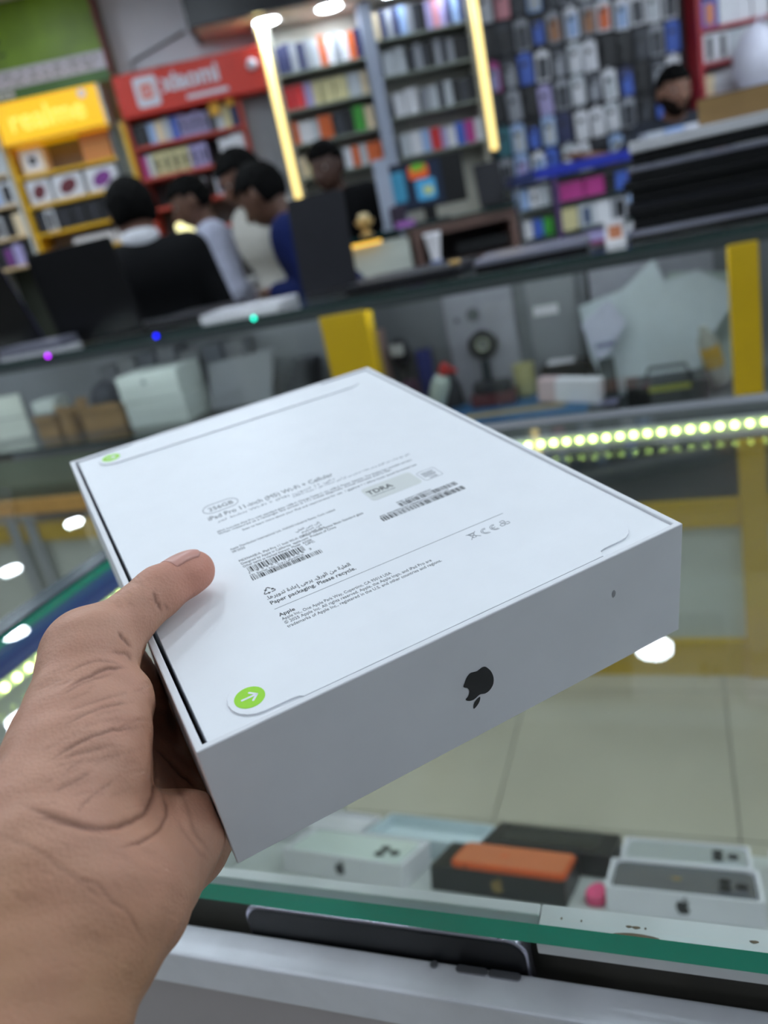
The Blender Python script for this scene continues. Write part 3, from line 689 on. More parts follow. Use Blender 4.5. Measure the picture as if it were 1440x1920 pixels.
# thumb nail: a thin shell lying on the upper side of the thumb tip
nail_c = T_ip.lerp(T_tip, .90)
def nail_field(P):
    q = P - V3(nail_c); u = q @ V3(tdir); n_dir = NAIL_N; s = q @ V3(tdir.cross(n_dir))
    d = np.abs(thumb_field(P) - .0002) - .00045
    e = np.maximum(np.abs(u + .001) - .0078, np.abs(s) - .0064); e2 = np.sqrt(np.maximum(u + .001, 0) ** 2 * .9 + s ** 2) - .0070
    return np.maximum(np.maximum(d, np.maximum(e, e2)), -(q @ V3(n_dir)))
NAIL_N = (tn * 1.0 + tside * 0.30).normalized()
nv, nf = sdf_mesh(nail_field, V3(nail_c) - .016, V3(nail_c) + .016, .0004)
nv = relax(nv, nf, 2)
nme = np_mesh('thumb_nail', nv - np.array(hand_at), nf, mat('nail', (0.79, 0.57, 0.515), 0.3, var=0.04, spec=0.5))
mesh_ob('thumb_nail', nme, hand)
PB = 'phone boxes on the sloping shelf of the near counter'
M_dark_glass = mat('dark_phone_glass', (0.36, 0.37, 0.40), 0.25, var=0.05, coat=0.4)
M_lensb = mat('camera_glass', (0.03, 0.035, 0.05), 0.1, metal=0.3, var=0.05)
M_orange = mat('orange_anodised', (0.86, 0.36, 0.12), 0.32, metal=0.45, var=0.04)
M_orange2 = mat('orange_glass_back', (0.80, 0.44, 0.27), 0.35, var=0.04)
M_silver = mat('silver_phone', (0.80, 0.82, 0.83), 0.3, metal=0.5, var=0.03)
M_palephone = mat('pale_phone_glass', (0.84, 0.88, 0.86), 0.25, var=0.02)
M_pink = mat('pink_tissue', (0.86, 0.30, 0.48), 0.7, var=0.08, scale=120)
M_pinkw = mat('pinkish_card', (0.90, 0.83, 0.86), 0.5, var=0.03)
o = on_shelf('phone_box', -0.127, 0.003, 0, 0, 'open white phone box with a dark grey phone in its tray, front right', 'box', PB); tray_box(o, .170, .088, .029, M_wcard, M_logo)
o = on_shelf('phone', -0.1205, 0.009, 0.0222, 0, 'dark grey phone lying in the open white box at front right', 'phone'); phone_back(o, .157, .076, .006, M_dark_glass, M_lensb, logo=M_gold)
o = on_shelf('phone_box', -0.344, 0.006, 0, -3, 'black phone box that carries the orange phone', 'box', PB)
MB().box(0, 0, .0004, .172, .086, .031).build('carton', M_bcard, o, bevel=0.0012); emblem(.0195, Matrix.Translation((.088, -.0002, .0165)) @ Matrix.Rotation(math.radians(90), 4, 'X'), M_gold, o)
o = on_shelf('phone', -0.318, 0.004, 0.0314, -4, 'orange phone lying on top of the black phone box', 'phone')
MB().rbox(0, 0, 0, .147, .071, .0082, .010, seg=6).build('body', [M_orange], o, bevel=0.0022, seg=3)
MB().rbox(.004, .004, .0082, .143, .067, .0086, .007, seg=5).build('back_glass', M_orange2, o)
MB().cyl((0, 0), .0017, 0, .0006, 14).build('side_port', M_lensb, o, (.022, 0.0001, .0041), (math.radians(90), 0, 0))
MB().rbox(-.008, -.0012, 0, .008, .0012, .0005, .0011, seg=4).build('side_button', M_orange, o, (.105, 0.0, .0041), (math.radians(90), 0, 0))
emblem(.013, Matrix.Translation((.062, .036, .0086)) @ Matrix.Rotation(math.radians(90), 4, 'Z'), M_orange, o)
o = on_shelf('phone_box', -0.563, 0.012, 0, -5, 'white phone box with a pale phone in it, left of the black box', 'box', PB); tray_box(o, .186, .090, .031, M_wcard, M_logo, deep=.004)
o = on_shelf('phone', -0.5545, 0.0155, 0.0272, -5, 'pale phone lying in the white box left of the orange phone', 'phone'); phone_back(o, .168, .078, .0038, M_palephone, M_lensb)
o = on_shelf('phone_box', -0.118, 0.102, 0, 0, 'white phone box behind the open box at front right, silver phone inside', 'box', PB); tray_box(o, .155, .075, .026, M_wcard, None)
o = on_shelf('phone', -0.112, 0.107, 0.0195, 0, 'silver phone lying in the rear white box at right', 'phone'); phone_back(o, .143, .064, .0058, M_silver, M_lensb)
o = on_shelf('phone_box', -0.300, 0.104, 0, -4, 'plain black phone box behind the orange phone', 'box', PB); MB().box(0, 0, .0004, .172, .080, .030).build('carton', M_bcard, o, bevel=.0012)
MB().rbox(.020, .012, .030, .150, .068, .0306, .006).build('lid_panel', mat('glossy_black_card', (0.05, 0.05, 0.06), .15, var=.05), o)
o = on_shelf('phone_box', -0.480, 0.112, 0, -6, 'empty white phone box open behind the pale phone', 'box', PB); tray_box(o, .172, .085, .026, M_tray, None, deep=.016)
o = on_shelf('phone_box', -0.638, 0.118, 0, -8, 'white phone box half hidden behind the corner of the held box', 'box', PB); tray_box(o, .150, .078, .028, M_wcard, None, deep=.006)
o = on_shelf('phone_box', 0.060, 0.098, 0, 0, 'pinkish white phone box at the right end of the rear row', 'box', PB); tray_box(o, .168, .085, .022, M_pinkw, None)
o = on_shelf('phone_box', 0.062, -0.001, 0, 0, 'white phone box at the right end of the front row', 'box', PB); tray_box(o, .168, .088, .022, M_pinkw, M_logo)
o = tag(MB().prism(tessellate([(0,0),(.012,-.004),(.022,.004),(.018,.035),(.008,.040),(-.002,.020)],3), .0004, .013).build('pink_tissue', M_pink, bevel=.003), 'crumpled pink tissue between the black box and the open white box', 'tissue'); o.matrix_world = WORLD_C @ SHM @ Matrix.Translation((-0.151, 0.012, 0))
# the phone tucked into the slot under the front edge of the glass
o = empty('phone', cw(-0.240, 0.2560, 0.9020), -YAW, 'black phone with a silver frame in the slot under the glass edge', 'phone')
MX = Matrix.Rotation(math.radians(90), 4, 'X') @ Matrix.Translation((0, 0, -.0090))
MB().rbox(0, 0, 0, .154, .0765, .0078, .010, M=MX, seg=8).build('frame', mat('polished_steel', (0.84, 0.83, 0.89), 0.22, metal=0.9, var=.02), o, bevel=.0015, seg=3)
MB().rbox(.0018, .0018, .0078, .1522, .0742, .0086, .009, M=MX, seg=8).build('screen', M_black, o)
MB().box(.140, .0013, .0763, .1412, .0088, .0768).build('antenna_line', M_black, o)
# ------------------------------------------------------------------ the yellow-framed counter across the aisle
M_yel = mat('yellow_laminate', (0.80, 0.66, 0.03), 0.4, var=0.05, scale=8)
M_dkpanel = mat('dark_counter_panel', (0.20, 0.23, 0.24), 0.4, var=0.12, scale=6)
M_gpanel = mat('grey_green_panel', (0.80, 0.82, 0.78), 0.35, var=0.05, scale=4)
M_wood = mat('orange_wood_strip', (0.95, 0.72, 0.40), 0.5, var=0.1, scale=20)
M_glass2 = glass('counter_glass', (0.975, 0.988, 0.982), 1.5)
M_bayback = mat('grey_bay_back', (0.46, 0.47, 0.49), 0.6, var=0.06, scale=5)
M_edge2 = mat('dark_glass_edge', (0.16, 0.24, 0.23), 0.2, var=0.1)
MV, MB_ = 1.92, 2.34
mid = empty('display_counter', (0, 0, 0), -YAW, 'long yellow-framed glass counter across the aisle, laptops on top', 'counter')
ML, MR = -2.55, 1.6
g = MB().box(ML, MV, 1.118, MR, MB_, 1.130).build('glass_top', [M_glass2, M_edge2], mid)
for p in g.data.polygons:
    if abs(p.normal.z) < .5: p.material_index = 1
tr = MB(); tr.box(ML, MV-.004, 1.108, MR, MV+.016, 1.1175); tr.box(ML, MV-.004, 1.096, MR, MV-.001, 1.108); tr.build('front_trim', mat('dark_trim', (.22,.25,.25), .4, var=.05), mid)
for u0, u1 in ((-.875, -.745), (.105, .165), (.95, 1.01)): MB().box(u0, MV-.008, 0.0, u1, MV+.05, 1.0995).build('post', M_yel, mid, bevel=.003)
MB().box(-.744, MV+.003, .435, .104, MV+.04, .505).build('rail_board', M_yel, mid); MB().box(.166, MV+.003, .435, .949, MV+.04, .505).build('rail_board', M_yel, mid); MB().box(-2.5, MV+.003, .525, -.876, MV+.04, .585).build('rail_board', M_yel, mid)
MB().box(-.744, MV+.003, 0, .104, MV+.04, .105).build('base_board', M_yel, mid); MB().box(.166, MV+.003, 0, .949, MV+.04, .105).build('base_board', M_yel, mid); MB().box(-2.5, MV+.003, 0, -.876, MV+.04, .105).build('base_board', M_yel, mid)
MB().box(-2.5, MV+.003, .625, -.876, MV+.03, .672).build('wood_strip', M_wood, mid)
MB().box(-.744, MV+.02, .106, .949, MV+.03, .434).build('lower_panel', M_gpanel, mid); MB().box(-2.5, MV+.02, .106, -.876, MV+.03, .524).build('lower_panel', M_gpanel, mid)
MB().box(-.744, MV+.0205, .506, .949, MV+.03, .690).build('dark_panel', M_dkpanel, mid); MB().box(-2.5, MV+.035, .673, -.876, MV+.045, .805).build('dark_panel', mat('olive_grey_panel', (.42,.46,.40), .4, var=.15, scale=4), mid)
for u in (-2.21, -2.13): MB().box(u, MV-.004, 0, u+.045, MV+.002, .62).build('mullion', mat('grey_mullion', (.62,.64,.65), .4, var=.04), mid)
MB().box(-.744, MV+.0165, .695, .949, MV+.0195, 1.107).build('front_glass', M_glass2, mid); MB().box(-2.5, MV+.0165, .85, -.876, MV+.0195, 1.107).build('front_glass', M_glass2, mid)
MB().box(-.874, MV+.06, .700, 1.5, MB_, .720).build('bay_floor', M_dkpanel, mid); 
sl = MB().box(-2.5, MV+.012, .835, -.876, MB_, .845).build('shelf_pane', [M_glass2, M_edge2], mid)
for p in sl.data.polygons:
    if abs(p.normal.z) < .5: p.material_index = 1
MB().box(-2.5, MB_-.02, .02, 1.5, MB_-.005, 1.117).build('bay_back', M_bayback, mid); MB().box(-.885, MV+.055, .02, -.876, MB_-.03, 1.10).build('divider', M_bayback, mid)
for u0, u1 in ((-2.49,-.89),(-.73,.09)): MB().box(u0, MV+.000, 1.0985, u1, MV+.006, 1.1075).build('light_strip', mat('added_bay_light', (.93,.97,1.0), .4, emit=28, var=0), mid)  # hidden strips added to brighten the goods in both bays
for (u, c, nm) in ((-1.776, (0.75, 0.02, 1.0), 'magenta'), (-1.378, (0.03, 0.05, 1.0), 'blue'), (-1.06, (0.05, 0.85, 0.72), 'turquoise')):  # coloured specks of light on the glass, built as added glowing dots
    o = empty('glowing_dot', cw(u, MV-.0045, 1.128), -YAW, nm + ' glowing dot added on the front edge of the yellow-framed counter', 'light', 'coloured glowing dots on the counter edge')
    MB().cyl((0, 0), .006, 0, .004, 16).build('holder', M_black, o, rot=(math.radians(90), 0, 0))
    MB().lathe([(.0055,.004),(.0048,.007),(.0025,.0085),(.0002,.0088)], 14).build('lens', mat('lens_' + nm, c, .4, emit=5.0, var=0), o, rot=(math.radians(90), 0, 0))
# ---- laptops and boxes on its top
M_lap = mat('black_laptop', (0.045, 0.045, 0.056), 0.4, var=0.15, scale=40, spec=.25)
M_lap2 = mat('charcoal_laptop', (0.10, 0.10, 0.125), 0.45, var=0.1, spec=.25)
M_lapg = mat('grey_laptop', (0.50, 0.50, 0.56), 0.35, metal=0.4, var=0.06)
M_lapw = mat('pale_laptop', (0.78, 0.78, 0.80), 0.4, var=0.04)
M_scr = mat('dark_screen', (0.03, 0.04, 0.055), 0.12, var=0.1)
M_kraft = mat('kraft_card', (0.55, 0.43, 0.26), 0.7, var=0.08, scale=14)
TOPZ = 1.1304
def closed_laptop(u, v, z, yaw, W, D, T, m, mr, lab, group=None):
    o = empty('laptop', cw(u, v, z), -YAW + math.radians(yaw), lab, 'laptop', group)
    MB().rbox(-W/2, -D/2, .0012, W/2, D/2, T*.58, .012).build('base', m, o, bevel=.0015)
    MB().rbox(-W/2, -D/2, T*.62, W/2, D/2, T, .012).build('lid', mr, o, bevel=.0015)
    MB().tube([(-W*.40, D/2-.004, T*.6), (W*.40, D/2-.004, T*.6)], T*.16, 8).build('hinge', M_black, o)
    MB().box(-W*.38, -D/2+.006, T*.585, W*.38, D/2-.012, T*.615).build('gasket', M_black, o)
    for sx in (-1, 1): MB().cyl((sx*W*.38, 0), .008, 0, .0013, 10).build('foot', M_black, o)
    return o
z = TOPZ; R = random.Random(12)
for k, (T, top, dx, dy) in enumerate(((.026,M_lapg,.0,0), (.030,M_lap,.004,.004), (.026,M_lap2,-.006,.0), (.028,M_lap,.010,.006), (.024,M_lap,-.004,-.004), (.026,M_lapg,.006,.002), (.028,M_lap,.016,.004), (.024,M_lapw,.008,0))):
    nm = ('bottom', 'second from the bottom', 'third from the bottom', 'fourth from the bottom', 'fifth from the bottom', 'sixth from the bottom', 'second from the top', 'topmost')[k]
    closed_laptop(.075 + dx, 2.125 + dy, z, R.uniform(-3, 3), .335 if k else .345, .235, T, M_lap if k < 7 else M_lapw, top, 'closed laptop ' + nm + ' of the tall stack at the right', 'laptops stacked on the yellow-framed counter'); z += T + .0006
o = empty('carton', cw(.155, 2.14, z), -YAW + math.radians(-2), 'brown cardboard carton lying on top of the laptop stack', 'box')
cm = MB(); cm.box(-.085, -.10, 0, .085, .10, .052); cm.build('body', M_kraft, o, bevel=.002)
MB().box(-.084, -.022, .052, .084, .022, .0524).build('tape', mat('brown_tape', (0.47, 0.36, 0.22), .25, var=.05), o); MB().box(-.084, -.099, .0524, .084, -.03, .0545).build('flap', mat('kraft_inner', (.30, .25, .16), .7, var=.1), o)
def open_laptop(u, v, z, yaw, W, D, tilt, m, ms, lab, back=True):
    o = empty('laptop', cw(u, v, z), -YAW + math.radians(yaw), lab, 'laptop')
    MB().rbox(-W/2, 0, .001, W/2, D, .016, .012).build('base', m, o, bevel=.0015)
    kb = MB().box(-W*.42, .015, .016, W*.42, D*.55, .0168).build('keyboard', M_black, o)
    MB().rbox(-W*.15, D*.62, .016, W*.15, D*.93, .0165, .006).build('touchpad', M_lap2, o)
    s = MB().rbox(-W/2, 0, 0, W/2, D, .007, .012).build('screen_lid', m, o, (0, 0.004, .017), (math.radians(tilt), 0, 0), bevel=.0012)
    MB().box(-W/2+.008, .012, -.0006, W/2-.008, D-.008, 0).build('screen', ms, s); return o
open_laptop(-.905, 2.10, TOPZ, 4, .165, .255, 82, M_lap2, M_scr, 'black laptop standing open with its back to us beside the blue-shirted man')
open_laptop(-1.703, 2.09, TOPZ, 3, .315, .275, 97, M_lap, M_scr, 'black laptop standing open in front of the man in the black jacket')
o = open_laptop(-2.068, 2.062, TOPZ, 0, .33, .275, 108, M_lap, M_scr, 'dark laptop standing open at the far left end of the counter')
lid_ = [k for k in o.children if k.name.startswith('screen_lid')][0]; MB().box(.160, .01, -.0012, .1652, .268, 0).build('lilac_bezel', mat('lilac_bezel', (.42,.38,.66), .3, metal=.3), lid_)
closed_laptop(-1.87, 1.988, TOPZ, 2, .24, .115, .020, M_lapw, M_lapg, 'thin silver laptop lying closed at the left, lower of two'); closed_laptop(-1.87, 1.988, TOPZ+.0206, 3, .23, .11, .018, M_lapg, M_lapg, 'thin silver laptop lying closed at the left, upper of two')
closed_laptop(-1.412, 2.20, TOPZ, -1, .23, .25, .026, M_lap, M_lap2, 'black laptop lying closed behind the turquoise dot')
closed_laptop(-1.155, 2.075, TOPZ, 5, .25, .17, .022, M_lapw, M_lapw, 'white laptop lying closed beside the standing black one')
closed_laptop(-.655, 2.09, TOPZ, -2, .31, .25, .028, M_lap, M_lap2, 'charcoal laptop lying closed above the yellow post')
closed_laptop(-.33, 2.08, TOPZ, 4, .27, .25, .030, M_lap, M_lapg, 'grey-lidded laptop lying closed left of the tall stack')
for k, (u, v) in enumerate(((-.515, 2.0),)):
    o = empty('spectacle_case', cw(u, v, TOPZ), -YAW, 'small glass jar with brass lid between two closed laptops', 'jar')
    o.name = 'jar'; MB().lathe([(.001,0),(.016,0),(.017,.004),(.017,.026),(.013,.030)], 16).build('body', M_glass2, o); MB().lathe([(.0005,.0301),(.014,.0301),(.0145,.034),(.0145,.040),(.0005,.041)], 16).build('lid', mat('brass', (.80,.66,.42), .3, metal=.8, var=.05), o)
o = empty('phone_case_pack', cw(-.13, 2.06, TOPZ), -YAW, 'small white pack with an orange picture left of the laptop stack', 'pack')
MB().box(-.024, -.008, 0, .024, .008, .060).build('pack', M_wcard, o, bevel=.002); MB().box(-.015, -.0085, .016, .015, -.008, .046).build('picture', mat('orange_picture', (.80,.50,.36), .5, var=.1), o)
# ---- things inside its right-hand bay
BZ = .7204
def bay(name, u, v, z, yaw, lab, cat, rx=0, ry=0, group=None):
    o = empty(name, label=lab, cat=cat, group=group); o.matrix_world = Matrix.Translation(cw(u, v, z)) @ Matrix.Rotation(-YAW + math.radians(yaw), 4, 'Z') @ Matrix.Rotation(math.radians(ry), 4, 'Y') @ Matrix.Rotation(math.radians(rx), 4, 'X'); return o
M_foam = mat('white_foam_board', (0.78, 0.82, 0.84), 0.5, var=0.03)
o = tag(MB().prism([(-.19,.02),(-.16,0),(.01,.003),(.05,.055),(.075,.115),(.135,.20),(.15,.24),(.06,.30),(-.02,.285),(-.045,.345),(-.13,.28),(-.245,.255),(-.225,.11)], 0, .006).build('board', [M_foam], bevel=.001), 'large torn white board leaning in the right bay of the counter', 'board'); o.matrix_world = Matrix.Translation(cw(-.01, 2.205, BZ+.0006)) @ Matrix.Rotation(-YAW, 4, 'Z') @ Matrix.Rotation(math.radians(82), 4, 'X')
o = tag(MB().prism([(0,0),(.20,.0),(.22,.27),(.05,.30),(-.01,.12)], 0, .004).build('board', [mat('pale_plastic', (0.68, 0.73, 0.71), .4, var=.03)], bevel=.001), 'pale green-white plastic sheet behind the torn board', 'board'); o.matrix_world = Matrix.Translation(cw(-.07, 2.265, BZ+.0005)) @ Matrix.Rotation(-YAW, 4, 'Z') @ Matrix.Rotation(math.radians(84), 4, 'X')
o = bay('panel', -.53, 2.303, BZ, 0, 'grey-white panel standing behind the black tape roll', 'panel'); MB().box(-.12, 0, 0, .085, .008, .335).build('sheet', mat('lilac_grey_panel', (.63,.63,.67), .5, var=.04), o); MB().cyl((0,0), .020, 0, .003, 20).build('round_hole', mat('mid_grey', (.40,.42,.42), .5, var=.05), o, (-.035, 0, .27), (math.radians(90),0,0)); MB().cyl((0,0), .008, 0, .003, 14).build('screw', mat('mid_grey', (.4,.42,.42)), o, (-.085, 0, .26), (math.radians(90),0,0))  # round_hole and screw are discs of a darker grey
o = bay('panel', -.32, 2.309, BZ, 0, 'tall grey panel standing between the tape roll and the torn board', 'panel'); MB().box(-.085, 0, 0, .05, .008, .365).build('sheet', mat('grey_panel', (.56,.57,.59), .5, var=.04), o); MB().box(-.07, -.002, .235, 0, 0, .262).build('sticker', M_wcard, o)
o = bay('panel', -.14, 2.311, BZ, 0, 'wide lilac-grey panel at the back of the right bay', 'panel'); MB().box(-.10, 0, 0, .23, .008, .36).build('sheet', mat('lilac_grey_panel', (.63,.63,.67)), o)
MB().box(-.098, -.003, .01, -.088, 0, .35).build('edge_strip', M_black, o)
o = bay('tape_roll', -.545, 2.286, .945-.042, 0, 'roll of black tape leaning on the grey-white panel', 'tape', rx=90-6)
MB().lathe([(.0205,-.011),(.042,-.011),(.042,.011),(.0205,.011),(.0205,-.011)], 28, caps=False).build('tape', mat('black_tape', (.07,.075,.06), .4, var=.1), o); MB().lathe([(.0135,-.011),(.0204,-.011),(.0204,.011),(.0135,.011),(.0135,-.011)], 24, caps=False).build('core', mat('pale_core', (.66,.68,.60), .7, var=.05), o);
o = bay('stand', -.545, 2.278, BZ, 0, 'dark plinth that carries the tape roll', 'stand'); MB().box(-.012, -.012, 0, .012, .012, .139).build('block', M_dkpanel, o, bevel=.003)
o = bay('cutting_mat', -.44, 2.10, BZ, 4, 'blue printed mat lying in the right bay', 'mat'); MB().box(-.20, -.09, 0, .20, .12, .030).build('pad', mat('blue_mat', (.10,.36,.55), .5, var=.1), o, bevel=.003); MB().box(-.14, -.06, .030, .14, -.01, .0306).build('print_band', mat('tan_print', (.60,.53,.36), .6, var=.3, scale=60), o)
o = bay('phone_box', -.285, 2.085, BZ+.0345, -16, 'white and pink box tilted on the blue mat', 'box', ry=4); MB().box(-.035, -.02, 0, .085, .02, .062).build('carton', M_wcard, o, bevel=.002); MB().box(-.0855, -.02, 0, -.035, .02, .062).build('sleeve', mat('pale_pink', (.80,.70,.71), .5, var=.03), o, bevel=.002)
o = bay('pot', -.425, 2.22, BZ+.0312, 0, 'cream pot behind the white and pink box', 'pot'); MB().lathe([(.001,0),(.026,0),(.030,.01),(.030,.085),(.027,.09),(.026,.012),(.001,.011)], 22).build('body', mat('cream_plastic', (.66,.64,.44), .5, var=.05), o); MB().tube([(.03*math.cos(a), .03*math.sin(a), .088) for a in [k*.3927 for k in range(16)]], .003, 6, closed=True).build('rim', mat('cream_plastic', (.66,.64,.44)), o)
o = bay('case', -.50, 2.165, BZ+.0312, 2, 'dark red case lying on the blue mat', 'case'); MB().box(-.07, -.03, 0, .055, .03, .036).build('body', mat('dark_red', (.34,.13,.16), .5, var=.1), o, bevel=.004); MB().box(-.06, -.031, .036, .045, .02, .068).build('upper_pouch', mat('navy_black', (.06,.07,.11), .5, var=.1), o, bevel=.008)
o = bay('spray_bottle', -.685, 2.10, BZ+.0125, -8, 'pale bottle with a red cap leaning in the right bay', 'bottle', ry=24); MB().lathe([(.001,.008),(.024,.008),(.026,.014),(.026,.125),(.020,.145),(.012,.150),(.0005,.151)], 20).build('body', mat('pale_bottle', (.70,.75,.72), .4, var=.04), o); MB().lathe([(.0005,.1512),(.014,.1512),(.015,.156),(.014,.178),(.008,.184),(.0005,.185)], 16).build('cap', mat('red_cap', (.66,.12,.12), .4, var=.05), o); MB().box(.006, -.006, .165, .036, .006, .178).build('nozzle', mat('red_cap', (.66,.12,.12)), o, bevel=.002)
o = bay('paper', -.185, 2.13, BZ+.022, 18, 'folded printed leaflet leaning beside the torn board', 'leaflet', rx=-12); MB().prism([(-.02,.0),(.02,.02),(.065,.085),(.03,.15),(-.05,.10)], 0, .002, 0, Matrix.Rotation(math.radians(90), 4, 'X') @ Matrix.Translation((0, .10, 0))).build('sheet', mat('lilac_paper', (.72,.73,.80), .6, var=.05), o)
MB().box(-.02, -.0045, .13, .03, -.0022, .142).build('print_band', mat('grey_print2', (.42,.44,.55), .6), o)
MB().box(-.02, -.004, 0, .02, .01, .102).build('clip_stand', M_dkpanel, o)
o = bay('case', -.36, 2.262, BZ, 0, 'black case with a white card on it behind the pot', 'case'); MB().box(-.02, -.03, 0, .115, .03, .105).build('body', M_black, o, bevel=.006); MB().box(.0, -.028, .105, .075, .025, .109).build('card', M_wcard, o)
for k, (u, v, c, lab) in enumerate(((-.80, 2.10, (.62,.13,.15), 'red upright folder nearest the yellow post'), (-.75, 2.13, (.30,.17,.26), 'maroon folder right of the red one'), (-.845, 2.2, (.62,.50,.47), 'tall pinkish folder behind the red one'))):
    o = bay('folder', u, v, BZ, -6 + 5*k, lab, 'folder', group='folders beside the yellow post'); MB().box(-.018, -.06, 0, .018, .06, (.12, .13, .28)[k]).build('cover', mat('folder_%d' % k, c, .5, var=.08), o, bevel=.002); MB().box(-.014, -.0605, .004, .014, -.0602, (.116, .126, .276)[k]).build('pages', M_pale, o)
o = bay('camera', -.790, 2.25, BZ, 0, 'dark webcam with a pale label standing among the folders', 'camera'); MB().cyl((0,0), .034, 0, .012, 22).build('foot', M_black, o); MB().cyl((0,0), .01, .012, .16, 12).build('stem', M_black, o); MB().lathe([(.0005,.16),(.022,.165),(.030,.19),(.030,.215),(.020,.24),(.0005,.245)], 18).build('head', M_lap2, o); MB().box(-.022, -.0325, .198, .022, -.029, .232).build('label', M_pale, o, bevel=.001)
o = bay('toy_block', -.725, 2.265, BZ, 8, 'blue plastic holder beside the webcam', 'holder'); o.name = 'pen_holder'; MB().box(-.022, -.02, 0, .022, .02, .20).build('body', mat('blue_plastic', (.16,.19,.46), .4, var=.06), o, bevel=.004); MB().box(-.016,-.014,.20,.016,.014,.2005).build('opening', M_black, o)
o = bay('cloth_bag', -.655, 2.215, BZ, 0, 'dark cloth bag slumped under the tape roll', 'bag'); o.scale = (.7, .7, .85); MB().lathe([(.001,0),(.06,.002),(.066,.04),(.058,.10),(.03,.15),(.018,.17),(.0005,.172)], 18).build('body', mat('dark_cloth', (.15,.16,.19), .8, var=.2, scale=50), o); MB().tube([(.02*math.cos(a), .02*math.sin(a), .162) for a in [k*.5236 for k in range(12)]], .004, 6, closed=True).build('drawstring', M_black, o)
o = bay('toolbox', -.045, 2.12, BZ, 4, 'black toolbox with a yellow-green stripe under the torn board', 'toolbox'); MB().box(-.10, -.06, 0, .10, .06, .055).build('body', M_black, o, bevel=.004); MB().box(-.045, -.0615, .058-.02, .055, -.06, .052).build('stripe', mat('yellow_green', (.60,.62,.22), .5, var=.06), o); MB().tube([(-.05,0,.055),(-.04,0,.085),(.05,0,.085),(.06,0,.055)], .005, 8).build('handle', M_lap2, o)
o = bay('bag', -.195, 2.055, BZ, 0, 'flat dark pouch with a lilac top lying at the front of the right bay', 'pouch'); MB().box(-.045, -.05, 0, .04, .05, .030).build('body', M_black, o, bevel=.008); MB().prism([(-.03,-.03),(.03,-.035),(.035,.02),(.0,.01)], .030, .0308).build('patch', mat('lilac_patch', (.45,.44,.55), .5), o)
o = bay('glue_bottle', .088, 2.165, BZ+.0075, 20, 'small bottle with a yellow label beside the right yellow post', 'bottle', ry=-14); MB().lathe([(.001,.004),(.022,.004),(.024,.01),(.024,.13),(.012,.150),(.010,.165),(.0005,.166)], 18).build('body', mat('cream_bottle', (.62,.62,.58), .4, var=.05), o); MB().lathe([(.0243,.055),(.0246,.056),(.0246,.112),(.0243,.113)], 18, caps=False).build('label', mat('yellow_label', (.72,.57,.12), .5, var=.08), o)
# ---- things on the glass shelf of the left-hand bay
LZ = .8454
o = bay('tablet_carton', -1.56, 2.10, LZ, 3, 'white tablet carton with an emblem, upper of two', 'box', group='white cartons in the left bay'); o.location.z += .0835
for nm, lab in (('u', None), ('l', 'white tablet carton, lower of two in the left bay')):
    if nm == 'l': o = bay('tablet_carton', -1.555, 2.10, LZ, 1, lab, 'box', group='white cartons in the left bay')
    MB().box(-.11, -.06, 0, .11, .09, .082).build('carton', mat('greenish_white_card', (.74,.77,.75), .5, var=.03), o, bevel=.0015); MB().box(-.109, -.0604, .040, .109, -.06, .0412).build('lid_seam', M_bayback, o)
    if nm == 'u': emblem(.022, Matrix.Translation((-.01, -.0602, .058)) @ Matrix.Rotation(math.radians(90), 4, 'X'), mat('grey_print', (.42,.43,.46)), o)
o = tag(MB().prism([(-.11,0),(.10,0),(.13,.16),(-.10,.145)], 0, .012).build('board', M_bayback), 'grey board leaning to the right of the white cartons', 'board'); o.matrix_world = Matrix.Translation(cw(-1.31, 2.16, LZ+.001)) @ Matrix.Rotation(-YAW + math.radians(6), 4, 'Z') @ Matrix.Rotation(math.radians(74), 4, 'X')
for u, v, W, D, H, yaw, c, lab in ((-1.80,2.14,.16,.14,.070,4,(.50,.41,.27),'open kraft carton left of the white cartons'), (-2.02,2.12,.09,.12,.060,-3,(.50,.41,.27),'small kraft carton at the left end of the bay'), (-1.93,2.10,.045,.10,.085,2,(.52,.42,.29),'narrow upright kraft carton between two others')):
    o = bay('carton', u, v, LZ, yaw, lab, 'box', group='kraft cartons in the left bay'); MB().box(-W/2, -D/2, 0, W/2, D/2, H).build('body', mat('kraft_card', (.55,.43,.26)), o, bevel=.002)
    for s in (-1, 1): MB().box(-W/2, s*D/2-.002, H, W/2, s*D/2+.002, H+.022).build('flap', mat('kraft_card', (.55,.43,.26)), o, rot=(math.radians(-s*4), 0, 0))
o = bay('cloth_bag', -1.79, 2.12, LZ+.0706, 0, 'black cloth bundle sitting in the open kraft carton', 'bag'); MB().lathe([(.001,0),(.05,.004),(.058,.03),(.04,.065),(.012,.082),(.0005,.083)], 16).build('body', mat('dark_cloth', (.15,.16,.19)), o); MB().tube([(.015*math.cos(a), .015*math.sin(a), .078) for a in [k*.5236 for k in range(12)]], .003, 6, closed=True).build('drawstring', M_black, o)
o = bay('phone_box', -2.03, 2.12, LZ+.0826, 5, 'white box on the small kraft carton at left', 'box'); MB().box(-.045, -.04, 0, .045, .04, .040).build('carton', mat('greenish_white_card', (.74,.77,.75)), o, bevel=.002); MB().box(-.0449,-.0403,.025,.0449,-.04,.0262).build('lid_seam', M_bayback, o)
o = bay('tray', -1.06, 2.10, LZ, 4, 'bright blue tray lying at the right end of the left bay', 'tray'); MB().box(-.07, -.05, 0, .08, .06, .022).build('tray', mat('bright_blue', (.10,.48,.72), .4, var=.05), o, bevel=.003); MB().box(-.06, -.04, .022, .07, .05, .0226).build('liner', M_dkpanel, o)
o = bay('cable_heap', -1.13, 2.225, LZ, 0, 'dark heap of coiled cables behind the blue tray', 'cable'); hp = MB()
